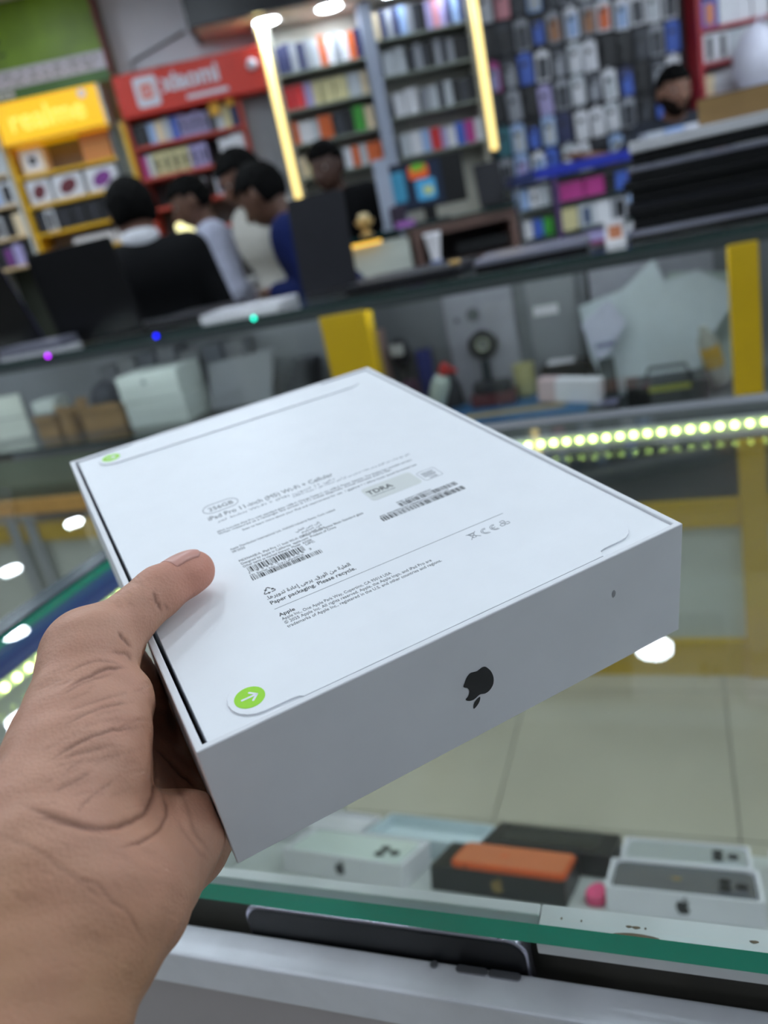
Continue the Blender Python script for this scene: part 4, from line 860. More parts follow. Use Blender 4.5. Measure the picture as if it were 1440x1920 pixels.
for k in range(5): hp.tube([((.06-.006*k)*math.cos(a)+.01*k, (.05-.004*k)*math.sin(a), .012+.022*k) for a in [j*.3927 for j in range(16)]], .011, 7, closed=True)
hp.build('coil', mat('dark_cable', (.13,.14,.17), .5, var=.1), o); MB().tube([(.06,0,.02),(.11,-.03,.008),(.15,-.02,.008)], .006, 7).build('plug_end', M_black, o)
o = bay('panel', -2.32, 2.14, LZ, 10, 'pale upright panel at the extreme left of the bay', 'panel'); MB().box(-.10, -.01, 0, .13, .0, .15).build('sheet', M_gpanel, o); MB().box(-.10, -.012, .07, .13, -.01, .073).build('seam', M_bayback, o)
for k in range(7):
    o = bay('folder', -1.34 - .085*k, 2.272, LZ, R.uniform(-3,3), 'dark file box at the back of the left bay, %s from right' % ('first','second','third','fourth','fifth','sixth','seventh')[k], 'folder', group='dark file boxes at the back of the left bay'); MB().box(-.036, -.04, 0, .036, .04, R.uniform(.16,.22)).build('cover', mat('file_%d' % (k % 3), ((.33,.34,.36),(.25,.27,.30),(.40,.41,.42))[k % 3], .5, var=.08), o, bevel=.002); MB().box(-.025, -.041, .04, .025, -.04, .09).build('label', mat('file_label', (.55,.57,.58), .6), o)
# ------------------------------------------------------------------ display wall: cabinets, shelves, goods (front planes at y = 5)
FY = 5.0
ORD = ['first','second','third','fourth','fifth','sixth','seventh','eighth','ninth','tenth','eleventh','twelfth','thirteenth','fourteenth']
PAL = {'w':('white',(.86,.86,.88)), 'g':('grey',(.58,.59,.62)), 'k':('black',(.06,.06,.075)), 'n':('navy',(.16,.18,.34)), 'o':('orange',(.86,.40,.17)), 'r':('red',(.80,.16,.18)),
       'l':('lilac',(.66,.62,.80)), 'b':('blue',(.25,.38,.74)), 'y':('pale yellow',(.84,.80,.60)), 'p':('pink',(.86,.58,.62)), 'e':('green',(.24,.62,.20)), 'c':('cream',(.90,.82,.68)),
       't':('teal',(.16,.42,.46)), 'd':('dark grey',(.22,.23,.26)), 's':('pale blue',(.60,.70,.86)), 'm':('magenta',(.70,.20,.52)), 'a':('tan',(.62,.42,.28)), 'i':('pale grey',(.74,.76,.78))}
def pmat(k): return mat('card_' + PAL[k][0].replace(' ', '_'), PAL[k][1], .45, var=.04, scale=14)
M_pic = mat('phone_picture', (.05,.055,.075), .3, var=.2, scale=40)
BOXME = {}
def carton(W, H, D, k, pic=None, px=.5, pw=.62, ph=.74):
    key = (round(W,3), round(H,3), round(D,3), k, pic, px, pw, ph)
    if key in BOXME: return BOXME[key]
    b = MB(); b.box(-W/2, 0, 0, W/2, D, H, 0); b.box(-W/2+.001, .001, H, W/2-.001, D-.001, H+.0006, 0)
    if pic is not None:
        cx = (px-.5)*W; b.prism(rrect(cx-W*pw/2, H*.5-H*ph/2, cx+W*pw/2, H*.5+H*ph/2, min(W*pw,H*ph)*.16, 3), 0, .0012, 1, Matrix.Rotation(math.radians(90), 4, 'X'))
        b.box(-W*.3, -.0006, H*.05, W*.3, 0, H*.09, 1)
    BOXME[key] = b.mesh('carton', [pmat(k), pic if pic is not None else M_pic]); return BOXME[key]
def row(name, kinds, x0, x1, z, y, H, D, where, group, what='phone box', pic=None, widths=None, px=.5, pw=.62, ph=.74, jit=.004, cat='box'):
    n = len(kinds); ws = widths or [1]*n; tot = sum(ws); x = x0; rr = random.Random(int(x0*1000) + int(z*77))
    for i, k in enumerate(kinds):
        Wd = (x1-x0) * ws[i] / tot
        if k != '.':
            h = H * (1 if jit == 0 else rr.uniform(.94, 1.0)); h = round(h, 2)
            pc = pic if not isinstance(pic, dict) else pic.get(k)
            o = mesh_ob(name, carton(Wd*.92, h, D, k, pc, px, pw, ph), None, (x + Wd/2, y + rr.uniform(0, jit*3), z + .0005), (0, 0, math.radians(rr.uniform(-2, 2))))
            tag(o, '%s %s, %s from left %s' % (PAL[k][0], what, ORD[i], where), cat, group)
        x += Wd
# ---- yellow cabinet with its sign
M_yel2 = mat('yellow_cabinet', (0.86, 0.66, 0.04), .4, var=.04, scale=9); M_yel3 = mat('lit_yellow_sign', (1.0, .76, .0), .4, emit=.42, var=0); M_cream = mat('cream_lettering', (1.0, .82, .36), .5, emit=.9, var=0)
cab = empty('shelf_cabinet', (-1.33, FY, 0), 0, 'yellow shelf cabinet at the far left of the display wall', 'cabinet')
def cb(name, x0, y0, z0, x1, y1, z1, m, p=None, bev=0.0):
    p = p or cab; return MB().box(x0-p.location.x, y0-p.location.y, z0, x1-p.location.x, y1-p.location.y, z1).build(name, m, p, bevel=bev)
cb('back_panel', -1.64, FY+.24, .1, -1.04, FY+.25, 2.10, mat('cabinet_back_grey', (.55,.53,.52), .6, var=.05))
cb('side_post', -1.655, FY, .0, -1.63, FY+.24, 2.10, M_yel2); cb('side_panel', -1.055, FY, .0, -1.04, FY+.24, 2.10, mat('cabinet_side_grey', (.50,.52,.52), .5, var=.05))
for z in (1.925, 1.765, 1.61, 1.48): cb('shelf', -1.63, FY, z, -1.055, FY+.235, z+.018, M_yel2)
cb('base', -1.63, FY, 0, -1.055, FY+.235, 1.30, M_yel2)
sg = empty('shop_sign', (-1.33, FY, 2.105), 0, 'yellow shop sign with pale lettering over the yellow cabinet', 'sign')
MB().box(-.30, -.05, 0, .285, .20, .205).build('sign_case', M_yel3, sg, bevel=.004)
text('lettering', 'realme', .155, M_cream, sg, (-.235, -.0515, .055), (math.radians(90), 0, 0), .002, bold=.002)
MB().box(-.32, -.055, -.012, .302, -.02, -.001).build('sign_lip', M_yel2, sg); MB().box(.286, -.05, 0, .300, .20, .20).build('side_trim', mat('pale_trim', (.80,.80,.74), .4), sg)
MB().cyl((0,0), .022, 0, .004, 16).build('round_badge', M_wcard, sg, (.20, -.051, .17), (math.radians(90),0,0))
CBW = 'of the yellow cabinet'; G1 = 'boxed goods in the yellow cabinet'
M_redpic = mat('red_dark_picture', (.40,.14,.18), .4, var=.5, scale=25); M_violet = mat('violet_picture', (.48,.20,.52), .4, var=.3, scale=30)
o = empty('carton', (-1.53, FY+.03, 1.9435), 0, 'square cream box with a dark square window on the top shelf of the yellow cabinet', 'box', G1)
MB().box(-.068, 0, 0, .068, .12, .140).build('body', pmat('c'), o, bevel=.003); MB().rbox(-.046, .024, 0, .046, .116, .001, .008, M=Matrix.Rotation(math.radians(90), 4, 'X')).build('inner_frame', M_wcard, o); MB().rbox(-.022, .048, .001, .022, .092, .002, .004, M=Matrix.Rotation(math.radians(90), 4, 'X')).build('window', M_scr, o)
o = empty('carton', (-1.16, FY+.04, 1.9435), 0, 'orange-brown box at the right of the yellow cabinet top shelf', 'box', G1)
MB().box(-.085, 0, 0, .085, .15, .150).build('body', mat('orange_card', (.80,.52,.26), .5, var=.05), o, bevel=.003); MB().box(-.085, -.0006, .10, .085, 0, .104).build('seam', mat('brown_seam', (.50,.32,.16)), o)
for x, W, pm, lab in ((-1.545, .13, M_redpic, 'leftmost'), (-1.375, .175, M_redpic, 'middle'), (-1.175, .185, M_violet, 'rightmost')):
    o = empty('carton', (x, FY+.02, 1.7835), 0, 'white box with a coloured oval picture, %s on the second shelf of the yellow cabinet' % lab, 'box', G1)
    MB().box(-W/2, 0, 0, W/2, .14, .130).build('body', pmat('w'), o, bevel=.003); MB().prism([(W*.30*math.cos(a), .065+.040*math.sin(a)+W*.07*math.cos(a)) for a in [k*.2618 for k in range(24)]], 0, .0008, 0, Matrix.Rotation(math.radians(90), 4, 'X')).build('picture', pm, o)
row('carton', 'kwkkkkk', -1.62, -1.07, 1.6285, FY+.02, .128, .14, 'on the third shelf ' + CBW, G1, 'upright box', widths=[.7,.7,1.2,1,1.1,1,1], pic={'k': mat('dim_picture', (.14,.14,.17), .4, var=.3), 'w': M_pic})
row('carton', '.ww', -1.62, -1.10, 1.4985, FY+.05, .075, .12, 'on the fourth shelf ' + CBW, G1, 'low box', widths=[1.2,2,.8])
# narrow white cabinet left of it
cab2 = empty('shelf_cabinet', (-1.80, FY-.02, 0), 0, 'pale shelf cabinet cut off by the left edge of the picture', 'cabinet')
for x in (-1.945, -1.675): cb('side_post', x, FY-.02, 0, x+.015, FY+.24, 2.30, M_pale, cab2)
for z in (2.12, 1.96, 1.80, 1.63, 1.47): cb('shelf', -1.93, FY-.02, z, -1.675, FY+.23, z+.014, mat('warm_shelf', (.86,.74,.55), .4, var=.05), cab2)
cb('back_panel', -1.945, FY+.235, 0, -1.66, FY+.25, 2.30, mat('dark_olive_back', (.16,.18,.13), .6, var=.1), cab2)
for z, ks, wd in ((1.974,'cwwi','top'), (1.814,'wsw','second'), (1.644,'kwkc','third'), (1.484,'kdlk','fourth')): row('carton', ks, -1.925, -1.68, z, FY, .125, .12, 'on the %s shelf of the pale cabinet' % wd, 'boxes in the pale cabinet at far left', pic={'w': M_pic, 'd': M_violet})
# ---- green banner above
M_green2 = mat('green_banner', (.42,.54,.03), .45, var=.55, scale=2.6); M_bw = mat('banner_white_band', (.76,.74,.78), .45, var=.08, scale=5); M_olive = mat('dark_green_band', (.22,.38,.12), .45, var=.2, scale=5)
bn = empty('banner', (-1.40, FY+.05, 2.33), 0, 'large green advertising banner above the yellow sign', 'banner')
MB().box(-.44, 0, .15, .43, .02, .465).build('green_field', M_green2, bn); MB().box(-.44, -.002, .06, .43, .02, .149).build('white_band', M_bw, bn); MB().box(-.44, -.001, .0, .43, .02, .059).build('green_band', M_olive, bn)
st = MB(); R2 = random.Random(5)
for r in range(2):
    x = -.40
    while x < .36:
        w_ = R2.uniform(.02, .07); st.box(x, -.003, .078 + r*.034, x + w_, -.0021, .094 + r*.034); x += w_ + R2.uniform(.015, .03)
st.build('illegible_print', mat('grey_print3', (.50,.47,.47), .6), bn)['kind'] = 'stuff'; st = MB(); x = -.36
for w_ in (.03, .022, .03, .012, .03, .03, .03): st.box(x, -.002, .016, x + w_, -.0011, .046); x += w_ + .010
st.build('pale_print', M_bw, bn)
lf = MB()
for k in range(26):
    a = R2.uniform(0, 6.28); cx, cz, s = R2.uniform(-.42, -.10), R2.uniform(.20, .44), R2.uniform(.02, .05)
    lf.prism([(cx + s*math.cos(a+t)*q, cz + s*math.sin(a+t)*q) for t, q in ((0,1),(.8,.45),(3.14,.8),(-.8,.45))][::1], .0012, .002 + .0001*k, 0, Matrix.Rotation(math.radians(90), 4, 'X'))
lf.build('printed_leaves', mat('dark_leaf_print', (.06,.09,.02), .5, var=.3), bn)
MB().box(.432, -.02, .03, .452, .03, .465).build('red_edge', mat('dark_red_strip', (.42,.08,.10), .5, var=.06), bn)
# ---- orange-red cabinet with its sign
M_red = mat('orange_red_sign', (.80,.17,.08), .45, var=.05, scale=5); M_redsh = mat('red_shelf', (.72,.26,.19), .45, var=.05)
cab3 = empty('shelf_cabinet', (-.63, FY, 0), 0, 'red shelf cabinet with rows of phone boxes', 'cabinet')
cb('side_post', -.955, FY, 0, -.94, FY+.24, 2.10, M_redsh, cab3); cb('side_post', -.315, FY, 0, -.295, FY+.24, 2.10, M_redsh, cab3); cb('back_panel', -.94, FY+.235, 0, -.315, FY+.25, 2.10, mat('cabinet_back_dark', (.30,.30,.30), .6, var=.1), cab3)
for z in (1.945, 1.778, 1.612, 1.45): cb('shelf', -.94, FY, z, -.315, FY+.23, z+.016, M_redsh, cab3)
sg = empty('shop_sign', (-.545, FY-.02, 2.105), 0, 'orange-red shop sign with white lettering over the red cabinet', 'sign')
MB().box(-.405, -.03, 0, .42, .20, .215).build('sign_case', M_red, sg, bevel=.003)
M_wl = mat('white_lettering', (.84,.83,.87), .5, var=.03)
lg = MB().rbox(-.300, .034, .0, -.170, .186, .004, .018, M=Matrix.Translation((0,-.0305,0)) @ Matrix.Rotation(math.radians(90), 4, 'X')).build('logo_tile', M_wl, sg)
MB().rbox(-.270, .075, .0, -.200, .145, .001, .016, M=Matrix.Translation((0,-.0346,0)) @ Matrix.Rotation(math.radians(90), 4, 'X')).build('logo_square', mat('logo_orange', (.88,.36,.20), .5, var=.02), lg)
text('logo_letters', 'mi', .052, M_wl, lg, (-.261, -.037, .096), (math.radians(90),0,0), .001, bold=.001)
text('lettering', 'xiaomi', .130, M_wl, sg, (-.145, -.032, .092), (math.radians(90),0,0), .002, bold=.005, sx=.92)
MB().rbox(-.03, .030, 0, .21, .052, .003, .010, M=Matrix.Translation((0,-.0305,0)) @ Matrix.Rotation(math.radians(90), 4, 'X')).build('white_strip', M_wl, sg)
MB().lathe([(.0005,0),(.026,0),(.030,.02),(.018,.035),(.0005,.036)], 18).build('spotlight_head', M_wl, sg, (.365, -.035, .125), (math.radians(90),0,0))
G3 = 'phone boxes in the red cabinet'; CW = 'of the red cabinet'
row('phone_box', 'kksciblllldiyn', -.935, -.325, 1.9615, FY+.02, .118, .14, 'on the top shelf ' + CW, G3, pic={'l': M_pic, 'd': M_pic, 'k': mat('dim_picture', (.14,.14,.17))}, pw=.5, ph=.6)
row('phone_box', 'miyyyyll', -.935, -.545, 1.7945, FY+.02, .122, .14, 'on the second shelf ' + CW, G3, pic={'y': M_pic, 'l': M_pic}, widths=[.6,.6,1,1,1,1,1,1], pw=.45, ph=.6)
row('phone_box', 'wwww', -.475, -.325, 1.7945, FY+.02, .130, .14, 'in the white group, second shelf ' + CW, G3)
row('phone_box', 'iww.www', -.80, -.36, 1.6285, FY+.03, .115, .12, 'on the third shelf ' + CW, G3, pic={'w': mat('blue_grey_picture', (.24,.30,.42), .4, var=.3)}, widths=[1,1,.8,.8,.8,1,1])
for x, s, lab in ((-.445, 1.0, 'larger'), (-.355, .8, 'smaller')):
    o = tag(MB().prism([(-.03,0),(.028,.0),(.032,.075),(.0,.082),(-.03,.074)], 0, .004, 0, Matrix.Rotation(math.radians(90), 4, 'X')).build('price_tag', mat('yellow_tag', (.84,.62,.12), .5, var=.06), None, (x, FY-.005, 2.035 if s == 1 else 2.065)), lab + ' yellow tag hanging below the orange-red sign', 'tag', 'yellow tags under the red sign'); o.scale = (s, 1, s)
o = empty('cream_glow', (-.72, 4.79, 1.40), 0, 'glowing cream shape added between the two men at left', 'lamp')  # bright cream spot, built as an added glowing shade on a stem
MB().lathe([(.05,0),(.075,.03),(.085,.10),(.075,.115)], 20, caps=False).build('shade', mat('glowing_shade', (1.0,.97,.72), .5, emit=1.3, var=0), o); MB().cyl((0,0), .012, -.25, .02, 12).build('stem', M_frame, o); MB().cyl((0,0), .075, .116, .120, 20).build('cap', mat('terracotta_cap', (.70,.40,.28), .5), o)
cbx = empty('counter', (-.6, 4.74, 0), 0, 'low cabinet with a pale top in front of the red shelf cabinet', 'counter'); MB().box(-.55, -.1, 1.12, .36, .22, 1.15).build('top', M_pale, cbx); MB().box(-.53, -.08, 0, .34, .2, 1.12).build('body', M_grey, cbx)
# yellow pipe and grey-green pillar between the cabinets
MB().box(-.985, FY-.02, 0, -.960, FY+.1, 2.10).build('trim_1', M_yel2)['kind'] = 'structure'
MB().box(-1.035, FY+.06, 0, -.985, WY, 2.12).build('trim_2', mat('grey_green_pillar', (.58,.61,.58), .5, var=.03))['kind'] = 'structure'
MB().box(-.290, FY+.10, 0, -.13, WY, 2.11).build('trim_3', mat('grey_pillar', (.60,.61,.62), .6, var=.05))['kind'] = 'structure'
# white wall above with wires
MB().box(-.95, FY+.2, 2.33, -.1, WY, RZ).build('trim_4', mat('white_upper_wall', (.90,.90,.93), .6, var=.04, scale=3))['kind'] = 'structure'
o = empty('wires', (-.6, FY+.15, 2.32), 0, 'loose black wires lying on top of the orange-red sign', 'cable'); wv = MB()
for k in range(5): wv.tube([(-.30+.05*k+.05*j, .01*math.sin(j+k), .022+.016*abs(math.sin(1.3*j+k))) for j in range(8)], .007, 6)
wv.build('wires', M_black, o); MB().tube([(-.26,.035,.03),(-.255,.035,.10),(-.05,.035,.155),(.08,.035,.19)], .006, 6).build('wall_cable', mat('grey_cable', (.42,.42,.43)), o); MB().box(-.30,-.02,0,-.16,.02,.04).build('adapter', M_black, o, bevel=.004)
# ---- light columns
M_tube = mat('warm_light_column', (1.0, .89, .56), .4, emit=1.5, var=0)
for x, z0, z1, lab in ((-.092, 1.50, 2.425, 'left'), (1.09, 1.545, 2.425, 'right')):
    o = empty('light_column', (x, FY-.02, z0), 0, '%s of the two tall warm light columns framing the white shelves' % lab, 'light', 'warm light columns')
    MB().rbox(-.021, -.012, 0, .021, .012, z1-z0, .010).build('diffuser', M_tube, o); MB().box(-.034, .0125, -.01, .034, .05, z1-z0).build('profile', M_frame, o); MB().cyl((0,0), .020, -.010, -.001, 16).build('end_cap', mat('brass', (.80,.66,.42)), o)
# ---- canopy with two downlights
cn = empty('canopy', (.6, 4.7, 2.43), 0, 'suspended canopy with a dark front over the white shelves', 'canopy')
MB().box(-1.03, .13, .0, .53, .60, .03).build('underside', mat('canopy_underside', (.86,.81,.73), .6, var=.04), cn); MB().box(-1.05, .10, .002, .55, .129, .369).build('fascia', mat('dark_fascia', (.06,.065,.09), .4, var=.1), cn); MB().box(-1.06, .13, .002, -1.032, .60, .369).build('fascia', mat('dark_fascia', (.06,.065,.09)), cn)
downlight(-.05, 4.96, 2.4298, 'left canopy downlight above the white shelves', 'canopy downlights', .85); downlight(.30, 4.96, 2.4298, 'right canopy downlight above the white shelves', 'canopy downlights', .85)
for x, wd in ((.64, 'third'), (.95, 'fourth')): downlight(x, 4.96, 2.4298, wd + ' canopy downlight from the left, added above the right half of the white shelves', 'canopy downlights', .5)  # two more unseen spots added to brighten the white shelves
# ---- white shelf unit, two bays
M_shw = mat('shelf_back_white', (.72,.71,.66), .5, var=.04); M_shg = mat('glass_shelf_edge', (.50,.53,.48), .3, var=.05); M_mull = mat('blue_grey_mullion', (.62,.65,.72), .4, var=.03)
un = empty('shelf_unit', (.5, FY, 0), 0, 'white wall shelf unit with two bays between the light columns', 'shelves')
def ub(name, x0, y0, z0, x1, y1, z1, m): return cb(name, x0, y0, z0, x1, y1, z1, m, un)
ub('back_panel', -.06, FY+.20, .9, 1.06, FY+.215, 2.42, M_shw); ub('mullion', .452, FY-.02, .9, .522, FY+.20, 2.42, M_mull); ub('side_panel', -.062, FY-.005, .9, -.05, FY+.20, 2.42, M_shw); ub('side_panel', 1.05, FY-.005, .9, 1.062, FY+.20, 2.42, M_shw)
for z in (2.150, 1.966, 1.785, 1.605): ub('shelf', -.05, FY, z, .451, FY+.20, z+.012, M_shg)
for z in (2.215, 2.030, 1.815, 1.60): ub('shelf', .523, FY, z, 1.05, FY+.20, z+.012, M_shg)
G4 = 'boxes on the white shelf unit'; LB, RB = 'of the left white unit', 'of the right white unit'
row('phone_box', 'nngngiowgwon', -.045, .448, 2.1625, FY+.02, .148, .12, 'on the top shelf ' + LB, G4)
row('phone_box', 'rrly', -.045, .16, 1.9785, FY+.02, .125, .12, 'on the second shelf ' + LB, G4, widths=[.8,1,.8,.6]); row('phone_box', 'yyic', .165, .44, 1.9785, FY+.03, .128, .12, 'in the pale group, second shelf, left white unit', G4, widths=[1.2,1.2,1.2,.6])
row('phone_box', 'owwioo', -.045, .19, 1.7975, FY+.02, .118, .12, 'on the third shelf ' + LB, G4); row('phone_box', 'dkec', .205, .44, 1.7975, FY+.02, .130, .12, 'in the dark group, third shelf, left white unit', G4, widths=[1,1,1.2,1])
row('phone_box', 'cycwwiwoioo', -.045, .448, 1.6175, FY+.02, .115, .12, 'on the fourth shelf ' + LB, G4)
row('phone_box', 'cngngngdkllplngn', .523, 1.05, 2.2275, FY+.02, .130, .12, 'on the top shelf ' + RB, G4) if False else row('phone_box', 'cngnsgdklplnsn', .523, 1.05, 2.2275, FY+.02, .145, .12, 'on the top shelf ' + RB, G4)
row('phone_box', 'ii.dgdkgdgkk', .54, 1.05, 2.0425, FY+.02, .130, .12, 'on the second shelf ' + RB, G4, widths=[1.3,1.3,.4,.7,.7,.7,.8,.7,.8,.6,1,1])
row('phone_box', 'ww.gidikdk', .56, 1.05, 1.8275, FY+.02, .130, .12, 'on the third shelf ' + RB, G4, widths=[1.2,1.4,.3,.8,.9,.7,.8,.8,.8,.9])
row('phone_box', 'iwsrlwbmw', .56, 1.05, 1.6125, FY+.02, .120, .12, 'on the fourth shelf ' + RB, G4, widths=[1,1.2,.9,1.1,.6,.9,1,1,.8])
# ---- wall of hanging cases
M_case_wall = mat('dark_pegboard', (.20,.20,.22), .6, var=.1)
cwl = empty('case_wall', (1.72, FY+.16, 0), 0, 'dark board on the right part of the wall, covered with hanging phone cases', 'board')
MB().box(-.60, 0, 1.30, .62, .02, 2.62).build('board', M_case_wall, cwl); MB().box(-.61, -.01, 2.60, .62, .0, 2.64).build('top_trim', M_pale, cwl)
PEG = []
rows_ = ['swndsdbdkwkw', 'wpdsdgiswweo', 'kdgbawaowwww', 'mdbwdiwkkdgb', 'kgklgidwnkdw', 'tsbsnwwigkbn', 'gswbiwdsgwbd']
G5 = 'phone cases hanging on the case wall'
def case_pack(k, k2):
    key = ('pack', k, k2)
    if key in BOXME: return BOXME[key]
    b = MB(); W, H = .083, .158
    b.prism(rrect(-W/2, 0, W/2, H, .006, 2), 0, .010, 0, Matrix.Rotation(math.radians(90), 4, 'X')); b.prism(rrect(-W*.36, H*.08, W*.36, H*.80, .012, 3), .010, .0165, 1, Matrix.Rotation(math.radians(90), 4, 'X'))
    b.prism(rrect(-W*.30, H*.60, W*.04, H*.76, .006, 2), .0165, .0185, 2, Matrix.Rotation(math.radians(90), 4, 'X')); b.box(-.012, -.011, H-.004, .012, -.009, H+.016, 0); b.tube([(0, .02, H+.008), (0, -.025, H+.008)], .0022, 5, 2)
    BOXME[key] = b.mesh('phone_case_pack', [pmat(k), pmat(k2), M_pic]); return BOXME[key]
R3 = random.Random(21)
for r, ks in enumerate(rows_):
    for c, k in enumerate(ks):
        inner = {'w': R3.choice('wwids'), 'k': R3.choice('kdn'), 'd': R3.choice('dkg'), 'o': 'o', 'n': R3.choice('nb'), 'b': 'b', 's': R3.choice('sil'), 'g': R3.choice('gdi'), 'p': 'p', 'e': 'w', 'a': 'a', 'm': 'l', 'i': 'w', 't': 't', 'l': 'l'}[k]
        outer = {'o': 'w', 'e': 'e', 'a': 'g', 'b': R3.choice('kb')}.get(k, k)
        o = mesh_ob('phone_case_pack', case_pack(outer, inner), None, (1.175 + .098*c + R3.uniform(-.006,.006), FY+.134, 2.392 - .178*r + R3.uniform(-.008,.008)), (0, math.radians(R3.choice((0,0,0,2,-2,3,-3))), 0))
        tag(o, '%s case pack, %s from left in the %s row of the case wall' % (PAL[k][0], ORD[c], ORD[r]), 'pack', G5)
# ---- red-framed white cabinet at the far right
M_rf = mat('crimson_frame', (.66,.16,.20), .45, var=.05)
cab4 = empty('shelf_cabinet', (2.58, FY, 0), 0, 'white cabinet with a crimson frame at the far right of the wall', 'cabinet')
cb('back_panel', 2.36, FY+.235, 0, 2.84, FY+.25, 2.60, M_white, cab4); cb('side_post', 2.345, FY, 0, 2.372, FY+.235, 2.60, M_rf, cab4); cb('side_panel', 2.80, FY, 0, 2.82, FY+.235, 2.60, M_pale, cab4)
for z in (2.12, 1.915, 1.735, 1.56): cb('shelf', 2.372, FY, z, 2.80, FY+.235, z+.018, M_rf, cab4)
cb('base', 2.372, FY+.01, 0, 2.80, FY+.235, 1.55, M_white, cab4)
GR4 = 'boxes in the crimson-framed cabinet'
row('phone_box', 'bwww', 2.38, 2.78, 1.9335, FY+.02, .15, .14, 'on the top shelf of the crimson-framed cabinet', GR4, pic={'b': mat('orange_picture', (.80,.50,.36)), 'w': None}); row('phone_box', 'wwiww', 2.38, 2.78, 1.7535, FY+.02, .15, .14, 'on the middle shelf of the crimson-framed cabinet', GR4, pic={'w': M_pic}, pw=.4); row('phone_box', 'cww', 2.38, 2.55, 1.5785, FY+.02, .12, .12, 'on the lower shelf of the crimson-framed cabinet', GR4)
o = empty('plastic_bag', (2.60, FY-.16, 1.56), 0, 'bulging white plastic bag in front of the crimson-framed cabinet', 'bag')
MB().lathe([(.001,.0),(.09,.005),(.135,.08),(.13,.18),(.085,.27),(.03,.315),(.012,.325)], 22).build('bag', mat('white_plastic_bag', (.84,.84,.90), .4, var=.03), o); MB().tube([(.0,0,.32),(.03,.0,.36),(.06,0,.33),(.03,0,.31)], .008, 7).build('knot', mat('white_plastic_bag', (.84,.84,.90)), o)
o = empty('stool', (2.60, FY-.16, 0), 0, 'white stand under the plastic bag', 'stand'); MB().box(-.16,-.12,1.52,.16,.12,1.5595).build('top', M_white, o, bevel=.004)
for sx in (-1,1):
    for sy in (-1,1): MB().box(sx*.14-.015, sy*.10-.015, 0, sx*.14+.015, sy*.10+.015, 1.52).build('leg', M_white, o)
# ------------------------------------------------------------------ the rear counters between the people and the wall
rc_ = empty('glass_counter', (.55, 3.9, 0), 0, 'rear glass counter with a brown lower cabinet, in front of the white shelves', 'counter')
g = MB().box(-.52, -.05, 1.235, .37, .42, 1.247).build('glass_top', [M_glass2, mat('teal_glass_edge', (.10,.22,.22), .2, var=.05)], rc_)
for p in g.data.polygons:
    if abs(p.normal.z) < .5: p.material_index = 1
M_brown = mat('brown_laminate', (.42,.32,.29), .45, var=.08, scale=12)
MB().box(-.14, 0, .30, .36, .36, 1.05).build('lower_cabinet', M_brown, rc_); MB().box(-.14, 0, 1.185, .36, .36, 1.234).build('upper_board', M_brown, rc_); MB().box(-.14, 0, 1.05, -.10, .36, 1.185).build('side_board', M_brown, rc_); MB().box(.33, 0, 1.05, .36, .36, 1.185).build('side_board', M_brown, rc_); MB().box(-.10, .33, 1.05, .33, .36, 1.185).build('niche_back', mat('niche_dark', (.20,.17,.17), .6), rc_)
MB().box(.06, -.003, 1.075, .31, .0, 1.125).build('dark_slot', M_black, rc_)
MB().box(-.52, .0, .2, -.16, .36, 1.20).build('left_case', M_gpanel, rc_); MB().box(-.50, -.045, 1.204, -.29, -.02, 1.220).build('brass_light_bar', mat('brass_light', (1.0,.78,.30), .4, emit=1.1, var=0), rc_)
o = empty('pillar', (.34, 4.1, 1.2475), 0, 'pale grey pillar standing on the rear counter below the mullion', 'pillar'); MB().box(-.035,-.03,0,.035,.03,.32).build('shaft', M_mull, o, bevel=.003); MB().box(-.045,-.04,0,.045,.04,.02).build('foot', M_mull, o) if False else MB().box(-.045,-.045,0,.045,-.031,.02).build('foot', M_mull, o)
o = empty('cup', (.49, 3.80, .0), 0, 'white flared vase in front of the brown cabinet', 'vase'); o.location.z = 1.0205
MB().lathe([(.001,0),(.030,0),(.028,.03),(.022,.07),(.036,.16),(.042,.18),(.036,.175),(.018,.08),(.001,.07)], 22).build('body', M_wcard, o); MB().lathe([(.0305,.004),(.0295,.028),(.0285,.045),(.0255,.058)], 22, caps=False).build('blue_band', mat('blue_grey_band', (.40,.47,.66), .4), o); o.name = 'vase'
o = empty('plinth', (.49, 3.80, 0), 0, 'slim dark stand under the white vase', 'stand'); MB().box(-.05,-.05,0,.05,.04,1.02).build('column', M_black, o); MB().box(-.06,-.06,1.0,.06,-.051,1.02).build('lip', M_frame, o)
o = empty('brass_ornament', (.20, 3.86, 1.2475), 0, 'small brass ornament with a glass bowl at the left of the rear counter', 'ornament'); MB().lathe([(.001,0),(.035,0),(.03,.01),(.010,.02),(.012,.03),(.04,.05),(.045,.07),(.0005,.071)], 18).build('bowl', mat('brass', (.80,.66,.42)), o); MB().lathe([(.0005,.0712),(.03,.072),(.024,.095),(.0005,.10)], 16).build('lid', mat('pale_brass', (.88,.80,.62), .3, metal=.4), o)
